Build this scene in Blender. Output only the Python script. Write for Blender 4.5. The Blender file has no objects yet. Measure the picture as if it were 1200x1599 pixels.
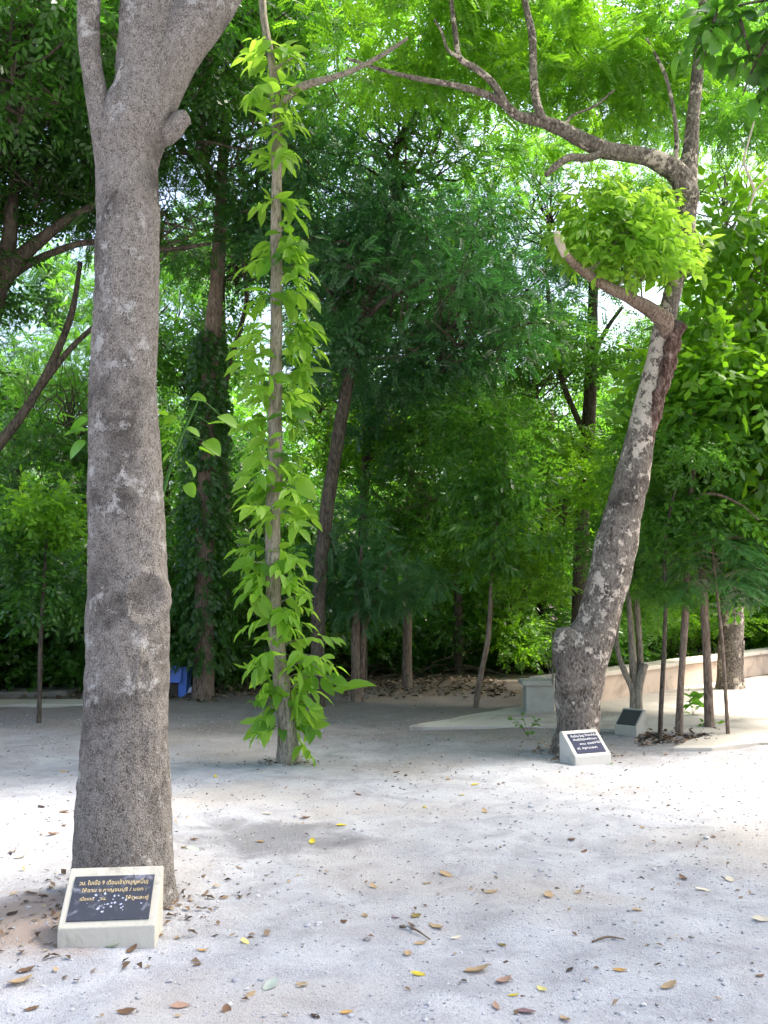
import bpy, bmesh, math, random
import numpy as np
from mathutils import Vector, Matrix

R = math.radians
scene = bpy.context.scene
COL = scene.collection
random.seed(7)

# ------------------------------------------------------------------ camera, sky, sun, exposure
CAM_H, PITCH, FPX = 1.55, R(4.893), 1466.0
cam_d = bpy.data.cameras.new('camera'); cam = bpy.data.objects.new('camera', cam_d); COL.objects.link(cam)
cam.location = (0, 0, CAM_H); cam.rotation_euler = (R(90) + PITCH, 0, 0)
cam_d.sensor_fit = 'VERTICAL'; cam_d.sensor_height = 36.0; cam_d.lens = 36.0 * FPX / 1599.0
cam_d.clip_start = 0.05; cam_d.clip_end = 2000
scene.camera = cam

SUN_EL, SUN_AZ = R(57), R(72)          # azimuth from +Y (the view direction) towards +X
sun_dir = Vector((math.sin(SUN_AZ) * math.cos(SUN_EL), math.cos(SUN_AZ) * math.cos(SUN_EL), math.sin(SUN_EL)))
world = bpy.data.worlds.new('World'); scene.world = world; world.use_nodes = True
wn = world.node_tree.nodes; wl = world.node_tree.links
for n in list(wn): wn.remove(n)
sky = wn.new('ShaderNodeTexSky'); sky.sky_type = 'NISHITA'; sky.sun_disc = False
sky.sun_elevation = SUN_EL; sky.sun_rotation = SUN_AZ; sky.air_density = 1.0; sky.dust_density = 6.0; sky.ozone_density = 1.0
bg = wn.new('ShaderNodeBackground'); bg.inputs[1].default_value = 0.15
wo = wn.new('ShaderNodeOutputWorld'); wl.new(sky.outputs[0], bg.inputs[0]); wl.new(bg.outputs[0], wo.inputs[0])
sl = bpy.data.lights.new('sun', 'SUN'); sl.energy = 2.3; sl.angle = R(12); sl.color = (1.0, 0.95, 0.86)
so = bpy.data.objects.new('sun', sl); COL.objects.link(so); so.location = (0, 0, 40)
so.rotation_euler = (-sun_dir).to_track_quat('-Z', 'Y').to_euler()
scene.view_settings.view_transform = 'Standard'; scene.view_settings.look = 'None'
scene.view_settings.exposure = 2.15; scene.view_settings.gamma = 1.0; scene.view_settings.use_curve_mapping = False
scene.render.engine = 'CYCLES'
cy = scene.cycles
cy.max_bounces = 9; cy.diffuse_bounces = 7; cy.glossy_bounces = 2; cy.transmission_bounces = 7; cy.transparent_max_bounces = 4
cy.caustics_reflective = False; cy.caustics_refractive = False
cy.use_adaptive_sampling = True; cy.adaptive_threshold = .025
cy.use_denoising = True; cy.denoiser = 'OPENIMAGEDENOISE'

# ------------------------------------------------------------------ measuring helpers
FWD = Vector((0, math.cos(PITCH), math.sin(PITCH))); UP = Vector((0, -math.sin(PITCH), math.cos(PITCH)))
def at(px, py, d):
    """world point seen at photo pixel (px, py) at distance d straight ahead"""
    v = FWD + Vector((1, 0, 0)) * ((px - 600) / FPX) + UP * ((799.5 - py) / FPX)
    return Vector((0, 0, CAM_H)) + v * (d / v.y)
def on_ground(px, py):
    v = FWD + Vector((1, 0, 0)) * ((px - 600) / FPX) + UP * ((799.5 - py) / FPX)
    return Vector((0, 0, CAM_H)) + v * (-CAM_H / v.z)
def size(px, p):
    """length of px photo pixels at point p"""
    return px * (p - Vector((0, 0, CAM_H))).dot(FWD) / FPX

# ------------------------------------------------------------------ numpy noise
def _hash(ix, iy, iz):
    h = (ix.astype(np.int64) * 374761393 + iy.astype(np.int64) * 668265263 + iz.astype(np.int64) * 2147483647) & 0xffffffff
    h = ((h ^ (h >> 13)) * 1274126177) & 0xffffffff
    return ((h ^ (h >> 16)) & 0xffff) / 65535.0
def vnoise(x, y, z=None):
    x = np.asarray(x, float); y = np.asarray(y, float); z = np.zeros_like(x) if z is None else np.asarray(z, float)
    ix, iy, iz = np.floor(x), np.floor(y), np.floor(z)
    fx, fy, fz = x - ix, y - iy, z - iz
    fx = fx * fx * (3 - 2 * fx); fy = fy * fy * (3 - 2 * fy); fz = fz * fz * (3 - 2 * fz)
    r = 0
    for a in (0, 1):
        for b in (0, 1):
            for c in (0, 1):
                w = (fx if a else 1 - fx) * (fy if b else 1 - fy) * (fz if c else 1 - fz)
                r = r + w * _hash(ix + a, iy + b, iz + c)
    return r * 2 - 1
def gh(x, y):
    """height of the ground"""
    x = np.asarray(x, float); y = np.asarray(y, float)
    z = 0.035 * vnoise(x * .35 + 3, y * .35 + 7) + 0.018 * vnoise(x * 1.3, y * 1.3) + 0.011 * vnoise(x * 3.1, y * 3.1) + 0.004 * vnoise(x * 6, y * 6) + 0.004 * vnoise(x * 13, y * 13)
    return z - 0.01
def ghf(x, y): return float(gh(np.array([x]), np.array([y]))[0])

# ------------------------------------------------------------------ object helpers
def tag(o, label=None, cat=None, group=None, kind=None):
    if label: o['label'] = label
    if cat: o['category'] = cat
    if group: o['group'] = group
    if kind: o['kind'] = kind
    return o
def empty(name, loc=(0, 0, 0), rz=0):
    o = bpy.data.objects.new(name, None); o.empty_display_size = .1; COL.objects.link(o)
    o.location = loc; o.rotation_euler = (0, 0, rz); return o
def link(name, me, parent=None, mat=None):
    o = bpy.data.objects.new(name, me); COL.objects.link(o)
    if parent is not None:
        o.parent = parent
    if mat is not None:
        if len(me.materials) == 0: me.materials.append(mat)
        elif me.materials[0] != mat:
            o.material_slots[0].link = 'OBJECT'; o.material_slots[0].material = mat
    return o
class MB:
    """collects geometry in world (or local) space, builds one mesh"""
    def __init__(s): s.V = []; s.Q = []; s.T = []; s.n = 0
    def add(s, V, Q=None, T=None):
        V = np.asarray(V, float).reshape(-1, 3)
        if Q is not None and len(Q): s.Q.append(np.asarray(Q, np.int64).reshape(-1, 4) + s.n)
        if T is not None and len(T): s.T.append(np.asarray(T, np.int64).reshape(-1, 3) + s.n)
        s.V.append(V); s.n += len(V); return s
    def mesh(s, name, origin=(0, 0, 0), smooth=True):
        V = np.concatenate(s.V) - np.array(origin)
        Q = np.concatenate(s.Q) if s.Q else np.zeros((0, 4), np.int64)
        T = np.concatenate(s.T) if s.T else np.zeros((0, 3), np.int64)
        me = bpy.data.meshes.new(name)
        me.vertices.add(len(V)); me.vertices.foreach_set('co', V.astype(np.float32).ravel())
        idx = np.concatenate([Q.ravel(), T.ravel()]).astype(np.int32)
        st = np.concatenate([np.arange(len(Q)) * 4, len(Q) * 4 + np.arange(len(T)) * 3]).astype(np.int32)
        me.loops.add(len(idx)); me.loops.foreach_set('vertex_index', idx)
        me.polygons.add(len(st)); me.polygons.foreach_set('loop_start', st)
        me.polygons.foreach_set('use_smooth', np.full(len(st), smooth))
        me.update(calc_edges=True); me.validate(); return me
    def build(s, name, mat, parent=None, origin=(0, 0, 0), smooth=True):
        return link(name, s.mesh(name, origin, smooth), parent, mat)
def catmull(P, sub):
    P = [np.array(p, float) for p in P]; out = []
    E = [2 * P[0] - P[1]] + P + [2 * P[-1] - P[-2]]
    for i in range(1, len(E) - 2):
        a, b, c, d = E[i - 1:i + 3]
        for k in range(sub):
            t = k / sub
            out.append(.5 * (2 * b + (c - a) * t + (2 * a - 5 * b + 4 * c - d) * t * t + (3 * b - a - 3 * c + d) * t ** 3))
    out.append(P[-1]); return np.array(out)
def tube(path, radii, seg=8, sub=3, rough=0.0, freq=3.0, cap=True, seed=0):
    """bent tapering tube: V, quads, tris"""
    PR = catmull([tuple(p) + (r,) for p, r in zip(path, radii)], sub) if sub > 1 else np.array([tuple(p) + (r,) for p, r in zip(path, radii)])
    P, r = PR[:, :3], PR[:, 3]; n = len(P)
    t = np.gradient(P, axis=0); t /= np.linalg.norm(t, axis=1)[:, None] + 1e-9
    u = np.cross(t[0], (0, 1, 0.01)); u /= np.linalg.norm(u); U = [u]
    for i in range(1, n):
        u = U[-1] - t[i] * U[-1].dot(t[i]); U.append(u / np.linalg.norm(u))
    U = np.array(U); W = np.cross(t, U)
    a = np.arange(seg) * 2 * np.pi / seg
    N = np.cos(a)[None, :, None] * U[:, None] + np.sin(a)[None, :, None] * W[:, None]
    rr = r[:, None] * np.ones(seg)[None]
    if rough:
        Q0 = P[:, None] + N * r[:, None, None]
        rr = rr * (1 + rough * vnoise(Q0[..., 0] * freq + seed, Q0[..., 1] * freq, Q0[..., 2] * freq * .6) + .5 * rough * vnoise(Q0[..., 0] * freq * 3 + seed, Q0[..., 1] * freq * 3, Q0[..., 2] * freq * 1.6))
    V = (P[:, None] + N * rr[..., None]).reshape(-1, 3)
    i, j = np.meshgrid(np.arange(n - 1), np.arange(seg), indexing='ij')
    Q = np.stack([i * seg + j, i * seg + (j + 1) % seg, (i + 1) * seg + (j + 1) % seg, (i + 1) * seg + j], -1).reshape(-1, 4)
    T = []
    if cap:
        V = np.vstack([V, P[-1], P[0]]); m = n * seg
        for k in range(seg):
            T.append(((n - 1) * seg + k, (n - 1) * seg + (k + 1) % seg, m)); T.append(((k + 1) % seg, k, m + 1))
    return V, Q, T
def box(x0, x1, y0, y1, z0, z1):
    V = [(x, y, z) for z in (z0, z1) for y in (y0, y1) for x in (x0, x1)]
    return V, [(0, 2, 3, 1), (4, 5, 7, 6), (0, 1, 5, 4), (2, 6, 7, 3), (0, 4, 6, 2), (1, 3, 7, 5)], None
def bevelled(name, bm, width, mat, parent=None, segs=2, smooth=False):
    bmesh.ops.recalc_face_normals(bm, faces=bm.faces)
    bmesh.ops.bevel(bm, geom=bm.edges[:], offset=width, segments=segs, profile=.6, affect='EDGES')
    me = bpy.data.meshes.new(name); bm.to_mesh(me); bm.free()
    return link(name, me, parent, mat)
def bm_prism(poly, axis_len, mapper):
    """polygon swept along an axis; mapper(u, v, w) -> xyz"""
    bm = bmesh.new()
    a = [bm.verts.new(mapper(u, v, 0)) for u, v in poly]; b = [bm.verts.new(mapper(u, v, axis_len)) for u, v in poly]
    bm.faces.new(a); bm.faces.new(b[::-1])
    for i in range(len(poly)): bm.faces.new((a[i], b[i], b[(i + 1) % len(poly)], a[(i + 1) % len(poly)]))
    return bm

# ------------------------------------------------------------------ materials
MATS = {}
class NT:
    def __init__(s, name):
        s.m = bpy.data.materials.new(name); s.m.use_nodes = True; s.t = s.m.node_tree
        for n in list(s.t.nodes): s.t.nodes.remove(n)
        s.out = s.new('ShaderNodeOutputMaterial')
    def new(s, k, **kw):
        n = s.t.nodes.new(k)
        for a, b in kw.items(): setattr(n, a, b)
        return n
    def put(s, n, i, v):
        if hasattr(v, 'is_output') or isinstance(v, bpy.types.NodeSocket): s.t.links.new(v, n.inputs[i])
        else: n.inputs[i].default_value = v
    def coord(s, kind='Object', scale=(1, 1, 1)):
        c = s.new('ShaderNodeTexCoord'); m = s.new('ShaderNodeMapping'); s.t.links.new(c.outputs[kind], m.inputs[0]); m.inputs['Scale'].default_value = scale
        return m.outputs[0]
    def pos(s, scale=(1, 1, 1)):
        c = s.new('ShaderNodeNewGeometry'); m = s.new('ShaderNodeMapping'); s.t.links.new(c.outputs['Position'], m.inputs[0]); m.inputs['Scale'].default_value = scale
        return m.outputs[0]
    def noise(s, v, scale, detail=5, rough=.6, dist=0):
        n = s.new('ShaderNodeTexNoise'); s.put(n, 'Vector', v); s.put(n, 'Scale', scale); s.put(n, 'Detail', detail); s.put(n, 'Roughness', rough); s.put(n, 'Distortion', dist)
        return n.outputs['Fac']
    def voro(s, v, scale, feature='F1', out='Distance'):
        n = s.new('ShaderNodeTexVoronoi', feature=feature); s.put(n, 'Vector', v); s.put(n, 'Scale', scale); return n.outputs[out]
    def ramp(s, f, stops):
        n = s.new('ShaderNodeValToRGB'); s.put(n, 0, f); e = n.color_ramp.elements
        while len(e) < len(stops): e.new(.5)
        for k, (p, c) in enumerate(stops):
            e[k].position = p; e[k].color = (c if len(c) == 4 else tuple(c) + (1,)) if hasattr(c, '__len__') else (c, c, c, 1)
        return n.outputs[0]
    def mix(s, f, a, b, mode='MIX'):
        n = s.new('ShaderNodeMix', data_type='RGBA', blend_type=mode)
        for i, v in ((0, f), (6, a), (7, b)):
            if isinstance(v, tuple) and len(v) == 3: v = v + (1,)
            s.put(n, i, v)
        return n.outputs[2]
    def math(s, op, a, b=0.0):
        n = s.new('ShaderNodeMath', operation=op); s.put(n, 0, a); s.put(n, 1, b); return n.outputs[0]
    def bump(s, h, strength=.5, dist=.01, normal=None):
        n = s.new('ShaderNodeBump'); s.put(n, 'Height', h); s.put(n, 'Strength', strength); s.put(n, 'Distance', dist)
        if normal: s.put(n, 'Normal', normal)
        return n.outputs[0]
    def pbr(s, col, rough=.9, normal=None, spec=.3, **kw):
        n = s.new('ShaderNodeBsdfPrincipled')
        s.put(n, 'Base Color', col + (1,) if isinstance(col, tuple) and len(col) == 3 else col); s.put(n, 'Roughness', rough); s.put(n, 'Specular IOR Level', spec)
        for k, v in kw.items(): s.put(n, k, v)
        if normal is not None: s.put(n, 'Normal', normal)
        return n.outputs[0]
    def done(s, sh, key):
        s.t.links.new(sh, s.out.inputs[0]); MATS[key] = s.m; return s.m

def leaf_mat(key, dark, light, trans, tmix=.45, rough=.45, spec=.35):
    n = NT(key); g = n.new('ShaderNodeNewGeometry'); oi = n.new('ShaderNodeObjectInfo')
    big = n.noise(n.pos(), 1.1, 2, .5)
    f = n.math('ADD', n.math('MULTIPLY', g.outputs['Random Per Island'], .85), n.math('ADD', n.math('MULTIPLY', oi.outputs['Random'], .25), n.math('MULTIPLY', n.math('SUBTRACT', big, .5), .5)))
    c = n.mix(f, dark, light)
    t = n.mix(f, tuple(x * .8 for x in trans), trans)
    p = n.pbr(c, rough, None, spec)
    tr = n.new('ShaderNodeBsdfTranslucent'); n.put(tr, 0, t)
    mx = n.new('ShaderNodeMixShader'); n.put(mx, 0, tmix); n.t.links.new(p, mx.inputs[1]); n.t.links.new(tr.outputs[0], mx.inputs[2])
    return n.done(mx.outputs[0], key)
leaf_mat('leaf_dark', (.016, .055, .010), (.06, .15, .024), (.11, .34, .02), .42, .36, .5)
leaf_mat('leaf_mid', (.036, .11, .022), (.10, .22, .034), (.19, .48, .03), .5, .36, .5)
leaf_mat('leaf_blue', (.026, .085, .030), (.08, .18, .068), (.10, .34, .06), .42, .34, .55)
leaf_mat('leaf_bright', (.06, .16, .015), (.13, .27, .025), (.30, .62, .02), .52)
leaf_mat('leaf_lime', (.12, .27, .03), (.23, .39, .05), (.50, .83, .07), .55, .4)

def bark(key, dark, mid, pale, patch=.55, patch_col=(.42, .38, .32), scale=60, stretch=.45, bump=.6, stain=.5, specks=True, dapple=0):
    n = NT(key); v = n.coord('Object', (1, 1, stretch)); v1 = n.coord('Object')
    fine = n.noise(v, scale, 6, .65, .3); mid_n = n.noise(v, scale * .22, 5, .6, .5); big = n.noise(v1, 2.3, 4, .6, .4)
    vor = n.voro(v, scale * 1.1)
    h = n.math('ADD', n.math('MULTIPLY', fine, .6), n.math('ADD', n.math('MULTIPLY', mid_n, .6), n.math('MULTIPLY', vor, .35)))
    c = n.ramp(fine, [(.38, dark), (.5, mid), (.63, pale)])
    c = n.mix(n.ramp(mid_n, [(.42, 0.0), (.62, .5)]), c, pale)
    c = n.mix(n.ramp(big, [(.5, 0.0), (.66, stain)]), c, tuple(x * .8 for x in dark))
    pf = n.math('ADD', n.math('MULTIPLY', n.noise(v1, 9, 6, .7, .2), .62), n.math('ADD', n.math('MULTIPLY', n.noise(v1, 1.7, 2), .25), n.math('MULTIPLY', fine, .13)))
    if dapple:      # sun dapples painted as paler patches over one stretch of the trunk
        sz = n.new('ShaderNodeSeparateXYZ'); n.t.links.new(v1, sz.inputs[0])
        pf = n.math('ADD', pf, n.ramp(n.math('MULTIPLY', sz.outputs[2], .1), [(.31, 0.0), (.35, dapple), (.43, dapple), (.47, 0.0)]))
    pt = n.ramp(pf, [(patch, 0.0), (patch + (.03 if dapple else .06), 1.0)])
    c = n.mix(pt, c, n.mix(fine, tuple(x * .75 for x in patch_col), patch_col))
    if specks:
        sp = n.ramp(n.voro(v, scale * .8), [(.10, 1.0), (.2, 0.0)])
        c = n.mix(n.math('MULTIPLY', sp, .8), c, tuple(x * .4 for x in dark))
    return n.done(n.pbr(c, .92, n.bump(h, bump, .02), .2), key)
bark('bark_near', (.058, .048, .040), (.195, .168, .142), (.36, .322, .285), .548, (.50, .47, .43), 150, .75, 1.0, .75)
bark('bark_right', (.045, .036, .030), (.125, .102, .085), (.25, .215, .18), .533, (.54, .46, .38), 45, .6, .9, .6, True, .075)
bark('bark_grey', (.10, .085, .065), (.24, .205, .16), (.36, .31, .25), .64, (.45, .42, .36), 60, .2, .5, .3)
bark('bark_brown', (.07, .05, .035), (.17, .12, .09), (.27, .21, .16), .70, (.35, .3, .25), 50, .25, .5, .3)
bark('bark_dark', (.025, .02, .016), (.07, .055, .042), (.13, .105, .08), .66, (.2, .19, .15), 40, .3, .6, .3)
n = NT('torn_wood'); v = n.coord('Object', (1, 1, .35)); f = n.noise(v, 22, 6, .7, .8)
n.done(n.pbr(n.ramp(f, [(.35, (.035, .018, .014)), (.5, (.13, .075, .06)), (.63, (.32, .24, .2)), (.75, (.5, .42, .38))]), .95, n.bump(f, 1.0, .05), .1), 'torn_wood')

# ground: pale decomposed granite with warm dusty areas, damp stains, fine grit
n = NT('gravel'); p = n.pos()
big = n.noise(p, .55, 4, .55, .4); med = n.noise(p, 3.2, 6, .65, .5); fine = n.noise(p, 55, 5, .7); grit = n.voro(p, 120); grit2 = n.voro(p, 38)
c = n.ramp(med, [(.33, (.28, .28, .30)), (.5, (.365, .368, .395)), (.66, (.43, .435, .46))])
c = n.mix(n.ramp(big, [(.47, 0.0), (.64, .7)]), c, (.37, .33, .295))
c = n.mix(n.ramp(fine, [(.30, .7), (.45, 0.0)]), c, (.17, .155, .145))
c = n.mix(n.ramp(fine, [(.60, 0.0), (.70, .5)]), c, (.52, .52, .53))
c = n.mix(n.ramp(grit, [(.13, .55), (.24, 0.0)]), c, n.mix(n.voro(p, 120, out='Color'), (.17, .155, .14), (.56, .55, .55)))
# soil with rotting litter, plus painted shade, under the trees, from about ten metres on
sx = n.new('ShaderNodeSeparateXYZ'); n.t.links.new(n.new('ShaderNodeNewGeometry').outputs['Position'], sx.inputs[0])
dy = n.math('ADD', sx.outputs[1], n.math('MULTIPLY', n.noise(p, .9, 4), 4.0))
soil_shade = n.ramp(n.math('MULTIPLY', dy, .04), [(.40, 0.0), (.52, .62), (.74, 1.0)])
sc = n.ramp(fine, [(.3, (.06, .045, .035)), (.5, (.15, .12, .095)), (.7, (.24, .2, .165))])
c = n.mix(soil_shade, c, sc)
# one damp stain on the ground in front of the leafy tree
def blob(n, cx, cyy, rx, ry, soft=.5):
    s = n.new('ShaderNodeSeparateXYZ'); n.t.links.new(p, s.inputs[0])
    ax = n.math('DIVIDE', n.math('SUBTRACT', s.outputs[0], cx), rx); ay = n.math('DIVIDE', n.math('SUBTRACT', s.outputs[1], cyy), ry)
    d = n.math('ADD', n.math('MULTIPLY', ax, ax), n.math('MULTIPLY', ay, ay))
    d = n.math('ADD', d, n.math('MULTIPLY', n.math('SUBTRACT', med, .5), 2.2))
    return n.ramp(d, [(.25, 1.0), (1.0, 0.0)])
q = on_ground(415, 1300)
c = n.mix(n.math('MULTIPLY', blob(n, q.x, q.y, .75, .45), .75), c, (.15, .148, .155))
q = on_ground(25, 1440)
c = n.mix(n.math('MULTIPLY', blob(n, q.x, q.y, .75, .5), .8), c, (.32, .24, .185))
h = n.math('ADD', n.math('ADD', n.math('MULTIPLY', fine, .5), n.math('MULTIPLY', med, .7)), n.math('ADD', n.math('MULTIPLY', grit, -.35), n.math('MULTIPLY', grit2, -.25)))
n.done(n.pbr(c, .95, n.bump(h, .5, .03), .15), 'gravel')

def plaster(key, a, b, stain, scale=9, st=.5):
    n = NT(key); v = n.coord('Object'); m = n.noise(v, scale, 6, .65, .4); f = n.noise(v, 90, 4, .6)
    c = n.mix(m, a, b); c = n.mix(n.ramp(n.noise(v, scale * .45, 5, .7, .8), [(.52, 0.0), (.72, st)]), c, stain)
    return n.done(n.pbr(c, .88, n.bump(n.math('ADD', m, n.math('MULTIPLY', f, .4)), .25, .01), .25), key)
plaster('concrete_cream', (.42, .39, .32), (.54, .505, .425), (.20, .185, .15), 11, .75)
plaster('concrete_white', (.52, .49, .44), (.62, .59, .54), (.32, .29, .25), 9, .7)
plaster('concrete_grey', (.34, .33, .28), (.44, .42, .36), (.2, .2, .17))
plaster('wall_render', (.46, .36, .275), (.56, .45, .35), (.25, .19, .14), 3.5, .8)
plaster('coping', (.50, .44, .36), (.60, .54, .45), (.18, .15, .12), 5, .9)
plaster('pavement', (.40, .36, .31), (.54, .50, .44), (.24, .20, .165), 2.2, .85)
plaster('slab_dark', (.16, .15, .14), (.24, .23, .21), (.09, .08, .07), 4)
def plain(key, col, rough=.5, spec=.5, bumpiness=.1, var=.15):
    n = NT(key); f = n.noise(n.coord('Object'), 25, 4, .6)
    return n.done(n.pbr(n.mix(f, tuple(x * (1 - var) for x in col), tuple(min(1, x * (1 + var)) for x in col)), rough, n.bump(f, bumpiness, .005), spec), key)
n = NT('plate_black'); v = n.coord('Object'); sm = n.noise(v, 13, 6, .7, .6)
n.done(n.pbr(n.mix(n.ramp(sm, [(.54, 0.0), (.70, .6)]), (.035, .037, .05), (.38, .38, .46)), n.ramp(sm, [(.4, .3), (.7, .6)]), None, .5), 'plate_black')
plain('plate_blue', (.05, .053, .085), .85, .12); plain('plate_grey', (.05, .052, .05), .8, .2)
plain('letter_gold', (.62, .48, .24), .5, .5, .1, .3); plain('letter_white', (.75, .73, .70), .6)
plain('splash', (.42, .43, .55), .8)
plain('blue_plastic', (.09, .20, .62), .4); plain('brown_box', (.05, .038, .028), .8); plain('white_bag', (.55, .57, .75), .5)
plain('stick', (.16, .115, .08), .9, .2, .4); plain('stick_pale', (.5, .42, .33), .9, .2, .3)
plain('stone', (.42, .40, .39), .9, .2, .5, .4)
for k, c in dict(tan=(.50, .36, .21), brown=(.21, .125, .075), pink=(.47, .30, .22), yellow=(.72, .58, .07), lemon=(.80, .70, .28), cream=(.74, .66, .52), orange=(.60, .36, .12), olive=(.30, .23, .06), dark=(.075, .05, .04), green=(.25, .42, .08), greygreen=(.52, .58, .50), mauve=(.30, .19, .19)).items():
    n = NT('fallen_' + k); v = n.coord('Object'); f = n.noise(v, 40, 5, .65); oi = n.new('ShaderNodeObjectInfo')
    cc = n.mix(n.ramp(f, [(.35, 0.0), (.65, 1.0)]), tuple(x * .62 for x in c), c)
    p_ = n.pbr(cc, .75, n.bump(f, .4, .004), .25); tr = n.new('ShaderNodeBsdfTranslucent'); n.put(tr, 0, c + (1,))
    mx = n.new('ShaderNodeMixShader'); n.put(mx, 0, .2); n.t.links.new(p_, mx.inputs[1]); n.t.links.new(tr.outputs[0], mx.inputs[2])
    n.done(mx.outputs[0], 'fallen_' + k)
n = NT('litter'); g = n.new('ShaderNodeNewGeometry')
n.done(n.pbr(n.ramp(g.outputs['Random Per Island'], [(0, (.05, .035, .025)), (.35, (.13, .085, .055)), (.7, (.24, .17, .11)), (1, (.38, .30, .2))]), .9, None, .2), 'litter')
n = NT('pebble'); g = n.new('ShaderNodeNewGeometry')
n.done(n.pbr(n.ramp(g.outputs['Random Per Island'], [(0, (.22, .20, .185)), (.15, (.31, .305, .31)), (.6, (.38, .38, .40)), (1, (.47, .46, .46))]), .9, None, .2), 'pebble')

# ------------------------------------------------------------------ ground
def axis(lo, hi, fine_lo, fine_hi, step, grow=1.13):
    a = list(np.arange(fine_lo, fine_hi + 1e-6, step)); s = step
    while a[-1] < hi: s *= grow; a.append(a[-1] + s)
    s = step
    while a[0] > lo: s *= grow; a.insert(0, a[0] - s)
    return np.array(a)
gx, gy = axis(-400, 400, -4.5, 5.0, .05), axis(-120, 700, 2.6, 11.5, .05)
X, Y = np.meshgrid(gx, gy, indexing='ij'); Z = gh(X, Y)
# broken soil bank where the wood begins
nx, ny = len(gx), len(gy)
i, j = np.meshgrid(np.arange(nx - 1), np.arange(ny - 1), indexing='ij')
Qg = np.stack([i * ny + j, (i + 1) * ny + j, (i + 1) * ny + j + 1, i * ny + j + 1], -1).reshape(-1, 4)
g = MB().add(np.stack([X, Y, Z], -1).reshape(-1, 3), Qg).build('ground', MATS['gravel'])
tag(g, 'pale grey gravel ground strewn with fallen leaves', kind='structure')

# ------------------------------------------------------------------ paving and wall on the far side
def slab(name, pix, z0, z1, mat, label, cat=None, kind=None, bev=.015, jag=0):
    pts = []
    for k in range(len(pix)):
        a = on_ground(*pix[k]); b = on_ground(*pix[(k + 1) % len(pix)])
        m = max(1, int((b - a).length / .25)) if jag else 1
        for q in range(m):
            w = a.lerp(b, q / m)
            if jag: w = w + Vector((random.uniform(-jag, jag), random.uniform(-jag, jag), 0))
            pts.append((w.x, w.y))
    o = Vector((sum(p[0] for p in pts) / len(pts), sum(p[1] for p in pts) / len(pts), 0))
    bm = bm_prism([(x - o.x, y - o.y) for x, y in pts], z1 - z0, lambda u, v, w: (u, v, z0 + w))
    ob = bevelled(name, bm, bev, MATS[mat], None, 1); ob.location = o
    return tag(ob, label, cat, None, kind)
slab('path', [(640, 1136), (872, 1136), (960, 1142), (1040, 1146), (1320, 1146), (1320, 1046), (1190, 1057), (1000, 1082), (905, 1096), (850, 1104), (800, 1106)], -.12, .02, 'pavement', 'pale concrete path in front of the low wall', kind='structure', bev=.008, jag=.04)
slab('paving_slab', [(1047, 1172), (1110, 1171), (1190, 1163), (1330, 1164), (1330, 1136), (1180, 1141), (1112, 1150)], -.1, .03, 'pavement', 'broken pale concrete slab at the edge of the gravel', kind='structure', bev=.01, jag=.035)
slab('kerb_strip', [(-330, 1108), (150, 1103), (240, 1098), (240, 1092), (150, 1095), (-330, 1099)], -.1, .035, 'concrete_grey', 'narrow pale concrete strip behind the big trunk', kind='structure', bev=.008, jag=.01)
ds = slab('concrete_slab', [(-330, 1092), (60, 1091), (104, 1088), (128, 1082), (60, 1077), (-330, 1076)], -.1, .09, 'slab_dark', 'dark grey concrete slab beside the wood, left of the big trunk', 'slab', bev=.02, jag=.012)

# low wall: panels with coping stones, receding to the right
w0, w1 = on_ground(858, 1112), on_ground(1206, 1049)
wd = (w1 - w0); wl_len = wd.length; wang = math.atan2(wd.y, wd.x)
wall = empty('low_wall', (w0.x, w0.y, 0), wang); tag(wall, 'low beige rendered wall with flat coping running behind the leaning trunk', 'wall')
bm = bm_prism([(-.02, -.2), (-.02, .37), (.25, .37), (.25, -.2)], wl_len + 16, lambda u, v, w: (w, u, v))
bevelled('wall_body', bm, .008, MATS['wall_render'], wall, 1)
x = 0.0; k = 0
while x < wl_len + 16:
    L = 1.25
    if k == 0:
        cm = bevelled('coping_stone', bm_prism([(-.07, .373), (-.07, .44), (.30, .44), (.30, .373)], L - .012, lambda u, v, w: (w, u, v)), .01, MATS['coping'], wall, 2)
    else:
        o = cm.copy(); COL.objects.link(o); o.location.x = x; o.location.z = random.uniform(-.004, .004); o.rotation_euler.x = random.uniform(-.01, .01)
    x += L; k += 1
pier = empty('wall_pier', (on_ground(852, 1112).x - .12, on_ground(852, 1112).y - .02, 0), 0); tag(pier, 'squat concrete pier at the near end of the low wall', 'pier')
bevelled('shaft', bm_prism([(-.16, -.2), (-.16, .36), (.2, .36), (.2, -.2)], .3, lambda u, v, w: (u, w - .2, v)), .012, MATS['concrete_grey'], pier, 2)
bevelled('cap', bm_prism([(-.21, .362), (-.21, .425), (.22, .425), (.22, .362)], .38, lambda u, v, w: (u, w - .24, v)), .012, MATS['concrete_grey'], pier, 2)

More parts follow.
